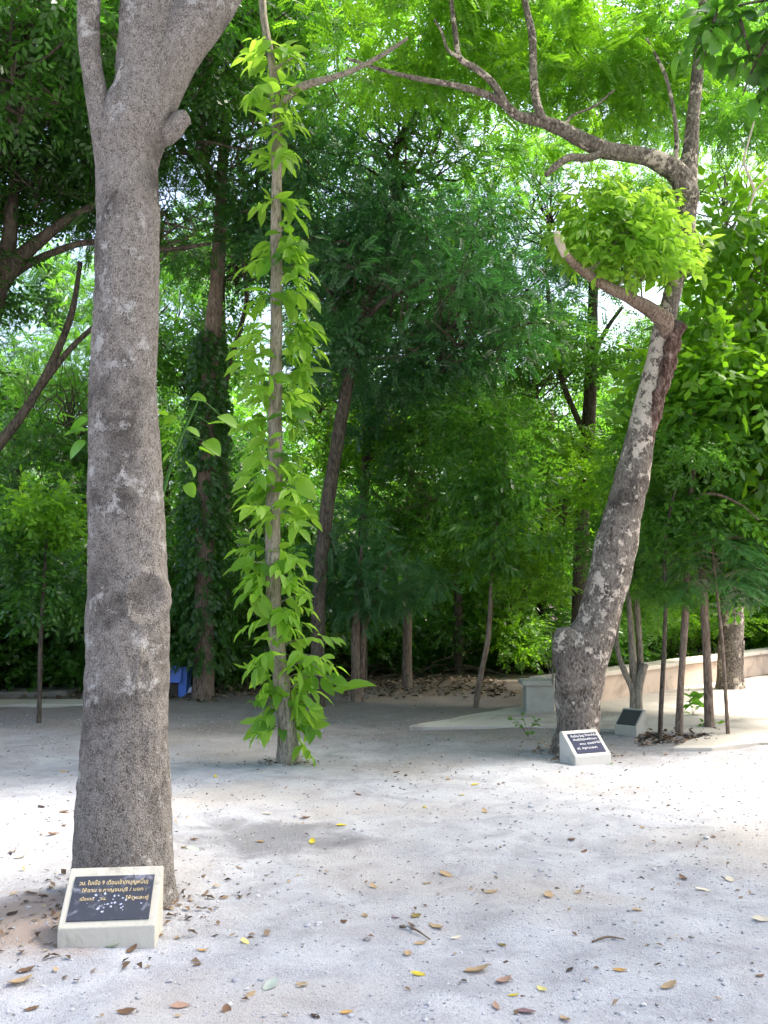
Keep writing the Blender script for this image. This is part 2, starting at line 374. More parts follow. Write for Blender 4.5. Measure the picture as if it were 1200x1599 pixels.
# ------------------------------------------------------------------ leaf sprays and crowns
def diamonds(base, tip, side, width, lift=0.0):
    """n folded leaf quads"""
    m = base + (tip - base) * .45; w = side * width[:, None]
    up = np.cross(tip - base, side); up /= np.linalg.norm(up, axis=1)[:, None] + 1e-9
    v = np.stack([base, m + w + up * lift, tip, m - w + up * lift], 1); return v.reshape(-1, 3)
def tmpl_pinnate(rng, L=.36, pairs=9, ll=.082, lw=.0175):
    B, T, S, Wd = [], [], [], []
    for k in range(pairs):
        f = (k + 1) / (pairs + .5); y = L * f; z = -.30 * L * f * f
        for s in (-1, 1):
            b = np.array((s * .003, y, z)); a = R(64 + rng.uniform(-8, 8) - 25 * f)
            l = ll * (1.0 - .45 * abs(f - .45)) * rng.uniform(.85, 1.1)
            d = np.array((s * math.sin(a), math.cos(a), -.25 + rng.uniform(-.15, .15)))
            d /= np.linalg.norm(d); B.append(b); T.append(b + d * l); sd = np.cross(d, (0, 0, 1)); S.append(sd / np.linalg.norm(sd)); Wd.append(lw * rng.uniform(.85, 1.2))
    return diamonds(np.array(B), np.array(T), np.array(S), np.array(Wd), .003)
def tmpl_broad(rng, L=.30, nl=8, ll=.115, lw=.025, droop=.35):
    B, T, S, Wd = [], [], [], []
    for k in range(nl):
        f = (k + 1) / nl; s = 1 if k % 2 else -1
        b = np.array((0, L * f, -.2 * L * f * f)); a = R(rng.uniform(35, 70)) * (1 if k < nl - 1 else .1)
        d = np.array((s * math.sin(a), math.cos(a), -droop + rng.uniform(-.3, .3))); d /= np.linalg.norm(d)
        B.append(b); T.append(b + d * ll * rng.uniform(.75, 1.15)); sd = np.cross(d, (rng.uniform(-.4, .4), rng.uniform(-.4, .4), 1)); S.append(sd / np.linalg.norm(sd)); Wd.append(lw * rng.uniform(.85, 1.15))
    return diamonds(np.array(B), np.array(T), np.array(S), np.array(Wd), .008)
def place(T, P, D, S, rng, roll=.5):
    """copies of template T at points P pointing along D with scale S"""
    D = D / (np.linalg.norm(D, axis=1)[:, None] + 1e-9)
    up = np.array((0, 0, 1.0)) + rng.normal(0, roll, (len(P), 3))
    X_ = np.cross(D, up); X_ /= np.linalg.norm(X_, axis=1)[:, None] + 1e-9
    Z_ = np.cross(X_, D)
    M = np.stack([X_, D, Z_], 1)
    return (P[:, None] + S[:, None, None] * np.einsum('tk,nkj->ntj', T, M)).reshape(-1, 3)
def quads_of(V): return np.arange(len(V)).reshape(-1, 4)
def clump_sprays(rng, n, c, rad):
    u = rng.normal(size=(n, 3)); u /= np.linalg.norm(u, axis=1)[:, None]
    r = rng.random(n) ** .45
    p = c + u * r[:, None] * rad
    d = u * np.array((1, 1, .5)) + rng.normal(0, .45, (n, 3)); d[:, 2] -= .12
    return p, d
def crown_variant(name, seed, kind, rx=2.3, rz=1.9, clumps=28, sprays=46, hollow=.35, leaf=1.0):
    rng = np.random.default_rng(seed); lm, tw = MB(), MB()
    mk = {'p': lambda: tmpl_pinnate(rng), 'b': lambda: tmpl_broad(rng), 'w': lambda: tmpl_broad(rng, .34, 8, .15, .026, .9), 'g': lambda: tmpl_broad(rng, .5, 6, .21, .055, .5)}[kind]
    temps = [mk() for _ in range(4)]
    for k in range(clumps):
        u = rng.normal(size=3); u /= np.linalg.norm(u); r = hollow + (1 - hollow) * rng.random() ** .6
        c = u * r * np.array((rx, rx, rz)); rad = np.array((1, 1, .55)) * rng.uniform(.55, 1.0)
        p, d = clump_sprays(rng, sprays, c, rad); sc = rng.uniform(.8, 1.25, sprays) * leaf
        part = np.array_split(np.arange(sprays), 4)
        for t, ix in zip(temps, part):
            V = place(t, p[ix], d[ix], sc[ix], rng); lm.add(V, quads_of(V))
        a = np.array((0, 0, -rz * rng.uniform(.3, 1.0))); m = (a + c) * .5 + np.array((0, 0, -.15)) + rng.normal(0, .22, 3)
        tw.add(*tube([a, a * .72 + c * .28 + rng.normal(0, .2, 3), m, a * .22 + c * .78 + rng.normal(0, .14, 3), c], [.028, .021, .015, .010, .005], 5, 3))
        for q in range(4):
            e = p[rng.integers(sprays)]; tw.add(*tube([c * .85 + m * .15, (c + e) / 2 + rng.normal(0, .06, 3), e], [.008, .005, .002], 3, 2, cap=False))
    return lm.mesh(name + '_leaf_mass'), tw.mesh(name + '_twig_mass')
CV = {}
for k, (kind, seed, kw) in dict(
        p0=('p', 11, {}), p1=('p', 12, dict(rx=2.6, rz=1.5, clumps=32)), p2=('p', 13, dict(rx=2.0, rz=2.4)),
        b0=('b', 21, dict(sprays=74)), b1=('b', 22, dict(sprays=74, rx=2.6, rz=1.5)), b2=('b', 23, dict(sprays=70, rx=1.9, rz=2.5)),
        w0=('w', 31, dict(sprays=56, rx=1.7, rz=2.3)), g0=('g', 41, dict(sprays=34, rx=1.7, rz=1.7, clumps=26)), g1=('g', 42, dict(sprays=34, rx=2.1, rz=1.4, clumps=26))).items():
    CV[k] = crown_variant('crown_' + k, seed, kind, **kw)
    if 1:
        kw = dict(kw); kw['sprays'] = int(kw.get('sprays', 46) / 2.6); kw['leaf'] = 1.8; CV[k + 's'] = crown_variant('crown_small_' + k, seed + 100, kind, **kw)
NCR = [0]
def crown(parent, pos, var, mat, s=1.0, bark_key='bark_dark', sz=1.0, twigs=True):
    """a crown (leaf mass and the branches in it) at a world position, as parts of the tree"""
    NCR[0] += 1; rz = NCR[0] * 2.39996
    loc = Vector(pos) - parent.location
    if s < .58 and var + 's' in CV: var = var + 's'
    o = link('crown', CV[var][0], parent, MATS[mat]); o.location = loc; o.rotation_euler = (0, 0, rz); o.scale = (s, s, s * sz)
    if twigs and s >= .5:
        t = link('branches', CV[var][1], parent, MATS[bark_key]); t.location = loc; t.rotation_euler = (0, 0, rz); t.scale = (s, s, s * sz)
    return o
def trunk_px(pix, d, k_extra=0):
    """[(px, py, width_px)] -> world points and radii at distance d (d may be a pair: base, top)"""
    P, Rr = [], []
    d0, d1 = d if isinstance(d, tuple) else (d, d)
    for k, (px, py, w) in enumerate(pix):
        p = at(px, py, d0 + (d1 - d0) * k / max(1, len(pix) - 1)); P.append(p); Rr.append(size(w, p) / 2)
    return P, Rr
def tree(name, label, stems, bark_key, crowns, cat='tree', group=None, seg=12, rough=.10):
    """stems: [(pixel path from the base up, distance)]; the first point of the first stem is on the ground"""
    b0 = stems[0][0][0]; dd = stems[0][1]; dd = dd[0] if isinstance(dd, tuple) else dd
    base = at(b0[0], b0[1], dd); root = empty(name, (base.x, base.y, 0)); tag(root, label, cat, group)
    for k, (pix, d) in enumerate(stems):
        P, Rr = trunk_px(pix, d)
        if k == 0 or P[0].z < .3:
            g0 = P[0].copy(); g0.z = -.12; P = [g0] + P; Rr = [Rr[0] * 1.12] + Rr
        m = MB().add(*tube(P, Rr, seg, 5, rough, 4, seed=k * 7 + len(label)))
        m.build('trunk' if k == 0 else ('stem' if P[0].z < .3 else 'limb'), MATS[bark_key], root, root.location)
    for (px, py, d, var, mat, s) in crowns:
        crown(root, at(px, py, d), var, mat, s, bark_key)
    return root

# ------------------------------------------------------------------ single leaves (large ones are parts of their own)
def leaf_mesh(name, wid=.42, tipw=.2, fold=.12, droop=.25, heart=False, nseg=5):
    """blade of length 1 along +Y: midrib row with two edges, folded along the midrib"""
    V, Q = [], []
    for k in range(nseg + 1):
        t = k / nseg
        w = wid / 2 * (math.sin(math.pi * t ** (.62 if heart else .8)) ** (.75 if not heart else .6) if 0 < t < 1 else (.12 if (t == 0 and heart) else .0)) + 1e-3
        z = -droop * t * t; y = t
        V += [(-w, y - (.08 if heart and t < .2 else 0), z + fold * w * 2), (0, y, z), (w, y - (.08 if heart and t < .2 else 0), z + fold * w * 2)]
    for k in range(nseg):
        a = k * 3; Q += [(a, a + 1, a + 4, a + 3), (a + 1, a + 2, a + 5, a + 4)]
    return MB().add(V, Q).mesh(name)
LEAF = [leaf_mesh('leaf_blade', .52, droop=.22), leaf_mesh('leaf_blade', .58, droop=.4, fold=.2), leaf_mesh('leaf_blade', .45, droop=.1, fold=.25)]
HEART = [leaf_mesh('heart_leaf', .82, droop=.18, heart=True, nseg=6), leaf_mesh('heart_leaf', .9, droop=.3, heart=True, fold=.18, nseg=6)]
def put_leaf(parent, me, pos, d, length, mat, roll=.4, name='leaf'):
    o = link(name, me, parent, MATS[mat]); d = Vector(d).normalized()
    up = Vector((random.gauss(0, roll), random.gauss(-.35, roll), 1)); x = d.cross(up).normalized(); z = x.cross(d)
    M = Matrix((x, d, z)).transposed().to_4x4(); o.matrix_local = Matrix.Translation(Vector(pos) - parent.location) @ M @ Matrix.Diagonal((length, length, length, 1))
    return o
def leafy_shoot(root, tw, a, b, n, length, meshes, mat, r0=.008, sag=.10, spread=.8, tail=.35):
    """twig from a to b carrying n leaves along its outer part"""
    a, b = Vector(a), Vector(b); L = (b - a).length; mid = (a + b) / 2 + Vector((0, 0, sag * L)) + Vector((random.gauss(0, .04), random.gauss(0, .04), 0)) * L
    pts = [a, mid, b]; tw.add(*tube(pts, [r0, r0 * .7, r0 * .3], 5, 3, cap=False))
    side = (b - a).cross(Vector((0, 0, 1))); side = side.normalized() if side.length > 1e-5 else Vector((1, 0, 0))
    for k in range(n):
        t = tail + (1 - tail) * (k + 1) / n
        p = a * (1 - t) ** 2 + mid * 2 * t * (1 - t) + b * t * t
        # keep the base of each leaf on its twig
        p = (a.lerp(mid, t * 2) if t < .5 else mid.lerp(b, t * 2 - 1))
        s = (1 if k % 2 else -1) * (0 if k == n - 1 else 1)
        d = (b - a).normalized() * .6 + side * s * spread + Vector((random.gauss(0, .3), random.gauss(0, .3), -.35 + random.gauss(0, .3)))
        put_leaf(root, random.choice(meshes), p, d, length * random.uniform(.5, 1.18), mat, .6)

def tmpl_shaped(rng, L=.22, nl=7, ll=.2, wid=.42, droop=.45):
    V, Q = [], []; n_ = 0
    for k in range(nl):
        f = (k + 1) / nl; s = 1 if k % 2 else -1; a = R(rng.uniform(30, 75)) * (1 if k < nl - 1 else .1); l = ll * rng.uniform(.75, 1.15)
        d = Vector((s * math.sin(a), math.cos(a), -droop + rng.uniform(-.35, .3))).normalized()
        x_ = d.cross(Vector((rng.uniform(-.5, .5), rng.uniform(-.5, .5), 1))).normalized(); z_ = x_.cross(d); b = Vector((0, L * f, -.2 * L * f * f))
        for t, w in ((0, .02), (.3, .85), (.62, .8), (1, .02)):
            c_ = b + d * t * l - z_ * .25 * t * t * l
            for u in (-1, 0, 1): V.append(tuple(c_ + x_ * u * w * wid / 2 * l + z_ * abs(u) * w * .08 * l))
        for r_ in range(3):
            a_ = n_ + r_ * 3; Q += [(a_, a_ + 1, a_ + 4, a_ + 3), (a_ + 1, a_ + 2, a_ + 5, a_ + 4)]
        n_ += 12
    return np.array(V), np.array(Q)
def joined_sprays(root, name, pts, dirs, mat, ll, seed, nl=7):
    rng = np.random.default_rng(seed); m = MB(); pts = np.array(pts); dirs = np.array(dirs)
    for t in range(4):
        T, Qt = tmpl_shaped(rng, ll * 1.1, nl, ll); ix = np.arange(t, len(pts), 4)
        V = place(T, pts[ix], dirs[ix], rng.uniform(.75, 1.2, len(ix)), rng, .35); m.add(V, (Qt[None] + (np.arange(len(ix)) * len(T))[:, None, None]).reshape(-1, 4))
    return tag(m.build(name, MATS[mat], root, root.location), kind='stuff')

# ------------------------------------------------------------------ big trunk in front
D1 = 4.95
prof = [(1415, 108, 274), (1395, 116, 269), (1360, 119, 268), (1300, 122, 266), (1200, 128, 263), (1100, 134, 263), (1000, 137, 263), (920, 139, 263), (860, 140, 261), (800, 140, 257), (760, 138, 252), (700, 138, 247), (600, 143, 246), (520, 148, 248), (440, 151, 249), (360, 152, 248), (300, 152, 247), (260, 151, 246), (225, 150, 256), (190, 160, 268), (150, 178, 276), (100, 185, 284), (50, 188, 286), (5, 190, 284), (-40, 192, 280)]
P, Rr = trunk_px([((a + b) / 2, y, b - a) for y, a, b in prof], D1)
P = [Vector((P[0].x, P[0].y, -.15))] + P; Rr = [Rr[0] * 1.06] + Rr
base = Vector((P[0].x, P[0].y, 0))
big = empty('big_tree', base); tag(big, 'thick straight grey trunk in front, forking near the top of the view', 'tree')
V, Q, T = tube(P, Rr, 120, 14, 0)
ctr = catmull([tuple(p) for p in P], 14); ctr = np.repeat(ctr, 120, 0); ctr = np.vstack([ctr, ctr[-1:], ctr[:1]])
Nn = V - ctr; rl = np.linalg.norm(Nn, axis=1)[:, None] + 1e-9; Nn = Nn / rl
ang = np.arctan2(Nn[:, 1], Nn[:, 0]); z = V[:, 2]
disp = .014 * vnoise(V[:, 0] * 5, V[:, 1] * 5, z * 2.2) + .007 * vnoise(V[:, 0] * 22, V[:, 1] * 22, z * 9) + .0055 * vnoise(V[:, 0] * 75, V[:, 1] * 75, z * 30)
disp += .018 * np.exp(-np.clip(z, 0, 9) / .14) * (1 + .8 * np.sin(4 * ang + .6))
disp += .012 * np.cos(3 * ang + 1.0) * np.clip(1 - z / .6, 0, 1) ** 1.5 * 2
def feature(px, py):
    q = at(px, py, D1 - .2); return q
def bumpat(px, py, sx, sz, amp, ring=False):
    q = feature(px, py); front = V[:, 1] < ctr[:, 1]
    e = np.sqrt(((V[:, 0] - q.x) / sx) ** 2 + ((z - q.z) / sz) ** 2)
    b = np.exp(-((e - 1) / .22) ** 2) - .55 * np.exp(-(e / .7) ** 4) if ring else np.exp(-e ** 2)
    return amp * b * front
disp += bumpat(222, 935, .08, .13, .026, True) + bumpat(222, 1040, .025, .032, .016, True) + bumpat(222, 1060, .014, .03, -.022)
disp += bumpat(250, 740, .05, .09, .014) + bumpat(235, 1140, .06, .05, .012) + bumpat(205, 600, .1, .2, .006) + bumpat(236, 320, .05, .03, .012)
V = V + Nn * np.where(rl > 1e-6, disp[:, None], 0)
MB().add(V, Q, T).build('trunk', MATS['bark_near'], big, big.location)
def limb(root, name, pix, d, mat, seg=16, sub=6, rough=.06, extend=None):
    P, Rr = trunk_px(pix, d)
    if extend: P += [Vector(e[0]) for e in extend]; Rr += [e[1] for e in extend]
    return MB().add(*tube(P, Rr, seg, sub, rough, 9)).build(name, MATS[mat], root, root.location)
e1 = at(128, -40, 4.7)
limb(big, 'limb', [(200, 370, 40), (190, 310, 54), (178, 262, 54), (168, 222, 46), (158, 180, 38), (146, 120, 33), (139, 60, 34), (139, 0, 36), (143, -60, 38)], (4.95, 4.78), 'bark_near', 28, 10, .05, [((-1.75, 4.7, 5.2), .05), ((-2.3, 4.8, 6.6), .03)])
limb(big, 'limb', [(222, 215, 60), (236, 160, 78), (258, 108, 80), (286, 62, 78), (322, 14, 76), (356, -32, 70), (405, -110, 58)], (4.95, 4.97), 'bark_near', 32, 10, .05, [((-.2, 5.3, 5.9), .055), ((.5, 5.2, 7.4), .03)])
limb(big, 'limb', [(238, 40, 90), (238, -40, 84), (235, -150, 70)], (4.95, 5.0), 'bark_near', 28, 8, .05, [((-1.3, 5.3, 6.6), .06), ((-1.1, 5.6, 8.4), .03)])
limb(big, 'branch_stub', [(236, 224, 36), (256, 208, 38), (272, 195, 30), (285, 187, 24), (294, 183, 19)], (4.95, 4.92), 'bark_near', 26, 8, .34)
limb(big, 'branch_scar', [(178, 290, 16), (179, 262, 32), (180, 240, 34), (180, 222, 26), (180, 212, 12)], (4.845, 4.84), 'bark_near', 18, 6, .1)
for (x_, y_, z_, s_) in ((-2.5, 5.2, 7.6, .7), (.6, 5.6, 8.6, .8), (-1.1, 6.2, 9.3, .8)):
    crown(big, (x_, y_, z_), 'p0', 'leaf_mid', s_, 'bark_grey')

for (x_, y_, z_, v_) in ((.9, 5.2, 7.3, 'b0'), (-.5, 4.3, 7.4, 'b1'), (-2.2, 4.2, 7.4, 'b0')):  # lower crowns added above the view to shade the upper trunk
    crown(big, (x_, y_, z_), v_, 'leaf_mid', .6, 'bark_grey')

# shoot with heart-shaped leaves beside the big trunk
sh = empty('young_shoot', at(262, 790, 5.25)); tag(sh, 'slender green shoot with heart-shaped leaves beside the thick grey trunk', 'shoot')
tw = MB(); st = [at(246, 810, 5.16), at(256, 768, 5.2), at(270, 720, 5.22), at(285, 680, 5.22), at(300, 648, 5.22), at(311, 622, 5.22)]
tw.add(*tube(st, [.010, .010, .009, .008, .006, .004], 6, 4))
for (px, py, ang_, ln) in ((300, 622, 5, 30), (276, 652, 200, 30), (290, 668, -20, 36), (262, 688, 190, 26), (256, 722, 60, 26), (328, 662, 15, 32), (345, 650, -25, 42), (322, 690, -30, 40), (314, 702, -10, 34), (292, 724, -40, 34), (294, 756, -60, 30), (262, 648, 160, 24), (276, 700, 120, 24)):
    b = at(px, py, 5.2 + random.uniform(-.12, .12)); near = min(st, key=lambda q: (q - b).length)
    tw.add(*tube([near, (near + b) / 2 + Vector((0, 0, .01)), b], [.003, .0022, .002], 4, 2, cap=False))
    a_ = R(ang_); put_leaf(sh, random.choice(HEART), b, (math.cos(a_), -.35, math.sin(a_) - .1), size(ln, b) * .8, 'leaf_bright', .35)
for (px, py, ang_) in ((136, 655, 200), (132, 690, 215), (134, 672, 170)):
    b = at(px, py, 5.3); tw.add(*tube([at(180, py + 20, 5.26), at(155, py + 6, 5.28), b], [.003, .003, .002], 4, 2, cap=False))
    put_leaf(sh, HEART[0], b, (math.cos(R(ang_)), -.2, math.sin(R(ang_)) - .3), size(34, b), 'leaf_mid', .35)
tw.build('stem', MATS['leaf_mid'], sh, sh.location)

# ------------------------------------------------------------------ plaques
def plaque(label, loc, rz, w, dep, h0, h1, mat, plate_mat, lines, letter_mat, margin=(.10, .12, .16), splash=False):
    """wedge block with a tilted plate; lines: [(text, x centre 0..1, y 0..1 from top, height, width 0..1)]"""
    root = empty('plaque', loc, rz); tag(root, label, 'plaque')
    bm = bm_prism([(0, -.06), (0, h0), (dep - .035, h1), (dep, h1 - .012), (dep, -.06)], w, lambda u, v, x: (x - w / 2, u, v))
    bevelled('block', bm, .007, MATS[mat], root, 3)
    sd = Vector((0, dep - .035, h1 - h0)); L = sd.length; sd.normalize(); nn = Vector((1, 0, 0)).cross(sd)
    M = Matrix((Vector((1, 0, 0)), sd, nn)).transposed().to_4x4(); M.translation = Vector((0, 0, h0))
    sx, bot, top = margin; px0, px1, py0, py1 = -w / 2 + sx * w, w / 2 - sx * w, bot * L, L - top * L
    bm = bmesh.new(); bmesh.ops.create_cube(bm, size=1)
    for v in bm.verts: v.co = M @ Vector((px0 + (v.co.x + .5) * (px1 - px0), py0 + (v.co.y + .5) * (py1 - py0), .001 + (v.co.z + .5) * .006))
    pl = bevelled('plate', bm, .0012, MATS[plate_mat], root, 1)
    for (txt, cx, cyy, hh, wfrac) in lines:
        cu = bpy.data.curves.new('writing', 'FONT'); cu.body = txt; cu.align_x = 'CENTER'; cu.align_y = 'CENTER'; cu.size = hh; cu.extrude = .0006; cu.resolution_u = 2
        to = bpy.data.objects.new('writing', cu); COL.objects.link(to); bpy.context.view_layer.update()
        me = bpy.data.meshes.new_from_object(to.evaluated_get(bpy.context.evaluated_depsgraph_get())); bpy.data.objects.remove(to)
        o = link('writing', me, pl, MATS[letter_mat]); wx = max((v.co.x for v in me.vertices), default=1) - min((v.co.x for v in me.vertices), default=0)
        fx = wfrac * (px1 - px0) / max(wx, 1e-4)
        o.matrix_local = M @ Matrix.Translation((px0 + cx * (px1 - px0), py1 - cyy * (py1 - py0), .0078)) @ Matrix.Diagonal((fx, 1, 1, 1))
    if splash:
        rs = random.Random(5)
        sp = MB()
        for k in range(26):
            u, v = rs.gauss(.50, .17), rs.gauss(.60, .13)
            if not (.05 < u < .95 and .1 < v < .93): continue
            r = rs.uniform(.002, .008); c0 = Vector((px0 + u * (px1 - px0), py1 - v * (py1 - py0), .0082)); m = 9
            pts = [c0] + [c0 + Vector((math.cos(a) * r * rs.uniform(.5, 1.4), math.sin(a) * r * rs.uniform(.5, 1.2), 0)) for a in [2 * math.pi * q / m for q in range(m)]]
            sp.add([M @ q for q in pts], None, [(0, q + 1, (q + 1) % m + 1) for q in range(m)])
        tag(sp.build('bird_lime', MATS['splash'], pl), kind='stuff')
    return root
f1 = on_ground(166, 1479)
plaque('cream concrete plaque with black plate and gold writing at the foot of the thick trunk', (f1.x, f1.y, ghf(f1.x, f1.y)), R(6), .42, .27, .085, .275, 'concrete_cream', 'plate_black',
       [('วน. ใบเบื้อ 9 เดือนเจ้า(กบุญหมื่น)', .50, .17, .030, .86), ('ให้อาน จ.กาญจนบุรี / มอก :', .52, .34, .025, .80), ('เมื่อเดน', .20, .53, .022, .17), ('วน.', .40, .53, .022, .08), ('ให้ดูและคู่', .82, .53, .024, .28)], 'letter_gold', (.075, .10, .16), True)
f2 = on_ground(927, 1189)
plaque('white-topped concrete plaque with blue plate at the foot of the leaning trunk', (f2.x, f2.y, ghf(f2.x, f2.y)), R(24), .40, .25, .085, .285, 'concrete_white', 'plate_blue',
       [('ต้นเลี่ยน ใหญ่', .30, .15, .034, .45), ('ไม้ประจำถิ่น', .78, .13, .030, .42), ('พันธุ์ไม้', .24, .33, .028, .30), ('ดูแลรักษา', .66, .32, .028, .52), ('สวน', .34, .55, .028, .20), ('รุกขชาติ', .62, .54, .030, .22), ('ป่าไม้', .86, .52, .028, .22), ('ที่', .12, .78, .028, .08), ('ปลูก', .34, .76, .028, .20), ('มอก', .62, .76, .030, .28)], 'letter_white', (.10, .09, .14))
f3 = on_ground(977, 1147.5)
plaque('small grey concrete plaque with dark blank plate beside the thin saplings', (f3.x, f3.y, ghf(f3.x, f3.y)), R(-42), .26, .24, .10, .27, 'concrete_grey', 'plate_grey', [], 'letter_white', (.07, .05, .10))

# ------------------------------------------------------------------ leafy pole tree in the middle
D2 = 8.78
pix = [(451, 1186, 36), (449, 1150, 30), (443, 1090, 26), (434, 1010, 25), (427, 930, 24), (426, 850, 23), (428, 770, 22), (431, 690, 22), (430, 610, 21), (432, 520, 19), (432, 430, 18), (432, 330, 17), (433, 230, 16), (432, 165, 15), (424, 95, 13), (414, 40, 12), (409, -20, 11), (404, -120, 9)]
P, Rr = trunk_px(pix, D2); Pg = P[0].copy(); Pg.z = -.12
base = Vector((P[0].x, P[0].y, 0)); mt = empty('pole_tree', base); tag(mt, 'slim upright tree sprouting bright green leaves all along its trunk', 'tree')
MB().add(*tube([Pg] + P, [Rr[0] * 1.15] + Rr, 20, 8, .12, 9)).build('trunk', MATS['bark_grey'], mt, base)
limb(mt, 'limb', [(434, 178, 14), (452, 148, 13), (480, 132, 12), (520, 121, 10), (560, 106, 8), (600, 84, 7), (637, 60, 5)], (D2, D2 - .5), 'bark_grey', 10, 6, .1)
limb(mt, 'limb', [(428, 110, 8), (445, 98, 5), (458, 90, 3)], (D2, D2 - .1), 'bark_grey', 6, 4)
rows = [(70, 392, 455), (105, 385, 452), (135, 378, 462), (165, 395, 470), (205, 415, 462), (245, 402, 455), (320, 392, 472), (352, 398, 478), (385, 400, 505), (415, 440, 508), (460, 398, 500), (505, 372, 508), (530, 368, 522), (555, 362, 518), (585, 392, 508), (615, 398, 502), (655, 376, 488), (690, 380, 482), (722, 372, 478), (760, 388, 496), (795, 392, 500), (815, 408, 492), (862, 362, 462), (885, 366, 488), (905, 372, 500), (935, 388, 502), (965, 402, 476), (1010, 430, 522), (1030, 440, 530), (1055, 402, 512), (1080, 392, 505), (1105, 372, 520), (1140, 396, 498)]
tw = MB(); spath = sorted([(p.z, p) for p in P]); rs = random.Random(3)
def on_stem(zz):
    for (za, pa), (zb, pb) in zip(spath, spath[1:]):
        if za <= zz <= zb: return pa.lerp(pb, (zz - za) / (zb - za + 1e-9))
    return spath[0][1] if zz < spath[0][0] else spath[-1][1]
pp_, dv_ = [], []
for k, (py, xl, xr) in enumerate(rows):
    for side, xe in ((-1, xl), (1, xr)):
        cx = 430
        reach = abs(xe - cx)
        n = 5 if reach > 40 else 4
        tip_px = cx + side * max(8, reach - 30) ; dd = D2 + rs.uniform(-.38, .2)
        tip = at(tip_px, py - rs.uniform(0, 14), dd); a = on_stem(tip.z - .05 * rs.random() - .06)
        if rs.random() < .07 and py < 1000: continue
        leafy_shoot(mt, tw, a, tip, n, .265 * rs.uniform(.72, 1.12), LEAF, 'leaf_lime' if rs.random() < .6 else ('leaf_bright' if rs.random() < .7 else 'leaf_mid'), .007, .12, .9, .15)
        for q in range(3 if reach > 40 else 2):
            f = rs.uniform(.15, .85); pp_.append(a.lerp(tip, f) + Vector((rs.uniform(-.05, .05), rs.uniform(-.25, .15), rs.uniform(-.06, .06)))); dv_.append((side * rs.uniform(.3, 1), rs.uniform(-1, .5), rs.uniform(-.6, .2)))
joined_sprays(mt, 'small_leaves', pp_, dv_, 'leaf_lime', .18, 4, 5)
# two long low sprays reaching out to the right
leafy_shoot(mt, tw, on_stem(.75), at(520, 1062, D2 - .3), 6, .26, LEAF, 'leaf_bright', .008, .3)
leafy_shoot(mt, tw, on_stem(.62), at(540, 1078, D2 - .2), 5, .27, LEAF, 'leaf_bright', .008, .25)
leafy_shoot(mt, tw, on_stem(.35), at(490, 1140, D2 - .1), 5, .25, LEAF, 'leaf_mid', .008, .1)
tag(tw.build('twigs', MATS['bark_grey'], mt, base), kind='stuff')

# ------------------------------------------------------------------ leaning tree on the right
D3 = 9.35
prof = [(1195, 852, 934), (1170, 862, 932), (1140, 867, 936), (1100, 866, 938), (1060, 868, 944), (1030, 871, 950), (1008, 876, 955), (985, 893, 962), (960, 903, 968), (900, 920, 984), (850, 931, 996), (800, 946, 1005), (750, 960, 1012), (700, 972, 1020), (650, 985, 1026), (600, 1000, 1033), (560, 1010, 1043), (520, 1020, 1052), (485, 1030, 1058), (440, 1042, 1068), (400, 1050, 1078), (350, 1056, 1086), (300, 1058, 1088), (265, 1058, 1089), (240, 1066, 1090), (190, 1072, 1092), (120, 1080, 1098), (40, 1088, 1104), (-60, 1096, 1108)]
P, Rr = trunk_px([((a + b) / 2, y, b - a) for y, a, b in prof], D3)
P = [Vector((P[0].x, P[0].y, -.12))] + P; Rr = [Rr[0] * 1.08] + Rr
base = Vector((P[0].x, P[0].y, 0)); rt = empty('leaning_tree', base); tag(rt, 'crooked trunk leaning right, mottled with pale patches, with a torn hollow high up', 'tree')
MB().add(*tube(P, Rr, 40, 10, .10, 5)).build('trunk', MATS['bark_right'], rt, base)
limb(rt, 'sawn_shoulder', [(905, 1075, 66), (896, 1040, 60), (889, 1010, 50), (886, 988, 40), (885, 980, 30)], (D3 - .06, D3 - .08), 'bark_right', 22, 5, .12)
# torn hollow: a half-rotted stub beside the live stem
Pt, Rt = trunk_px([(1012, 720, 6), (1017, 680, 12), (1025, 640, 18), (1033, 600, 21), (1042, 562, 23), (1051, 530, 27), (1057, 507, 27)], (D3 - .08, D3 - .09))
Vt, Qt, Tt = tube(Pt, Rt, 30, 10, .5, 17, cap=False)
MB().add(Vt, Qt).build('torn_stub', MATS['torn_wood'], rt, base)
Vi, Qi, _ = tube([Pt[-3], Pt[-2], Pt[-1] + Vector((.004, 0, .02))], [Rt[-3] * .3, Rt[-2] * .6, Rt[-1] * .98], 26, 5, .2, 14, cap=False)
MB().add(Vi, Qi).build('hollow', MATS['brown_box'], rt, base)
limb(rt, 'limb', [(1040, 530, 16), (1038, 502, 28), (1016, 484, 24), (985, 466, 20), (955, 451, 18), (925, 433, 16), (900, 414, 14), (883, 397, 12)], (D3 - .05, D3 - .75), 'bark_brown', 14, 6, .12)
limb(rt, 'broken_tip', [(884, 400, 12), (877, 387, 11), (872, 374, 9), (868, 362, 6)], (D3 - .75, D3 - .78), 'stick_pale', 12, 5, .6)
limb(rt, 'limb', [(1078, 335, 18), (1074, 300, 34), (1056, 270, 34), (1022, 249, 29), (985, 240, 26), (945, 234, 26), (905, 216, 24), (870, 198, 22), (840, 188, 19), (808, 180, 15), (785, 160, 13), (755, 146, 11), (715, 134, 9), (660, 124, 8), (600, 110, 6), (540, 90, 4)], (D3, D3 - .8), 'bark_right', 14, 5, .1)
limb(rt, 'limb', [(850, 192, 16), (838, 158, 13), (833, 110, 12), (832, 60, 12), (824, 20, 11), (812, -30, 9)], (D3 - .45, D3 - .6), 'bark_right', 10, 5, .1)
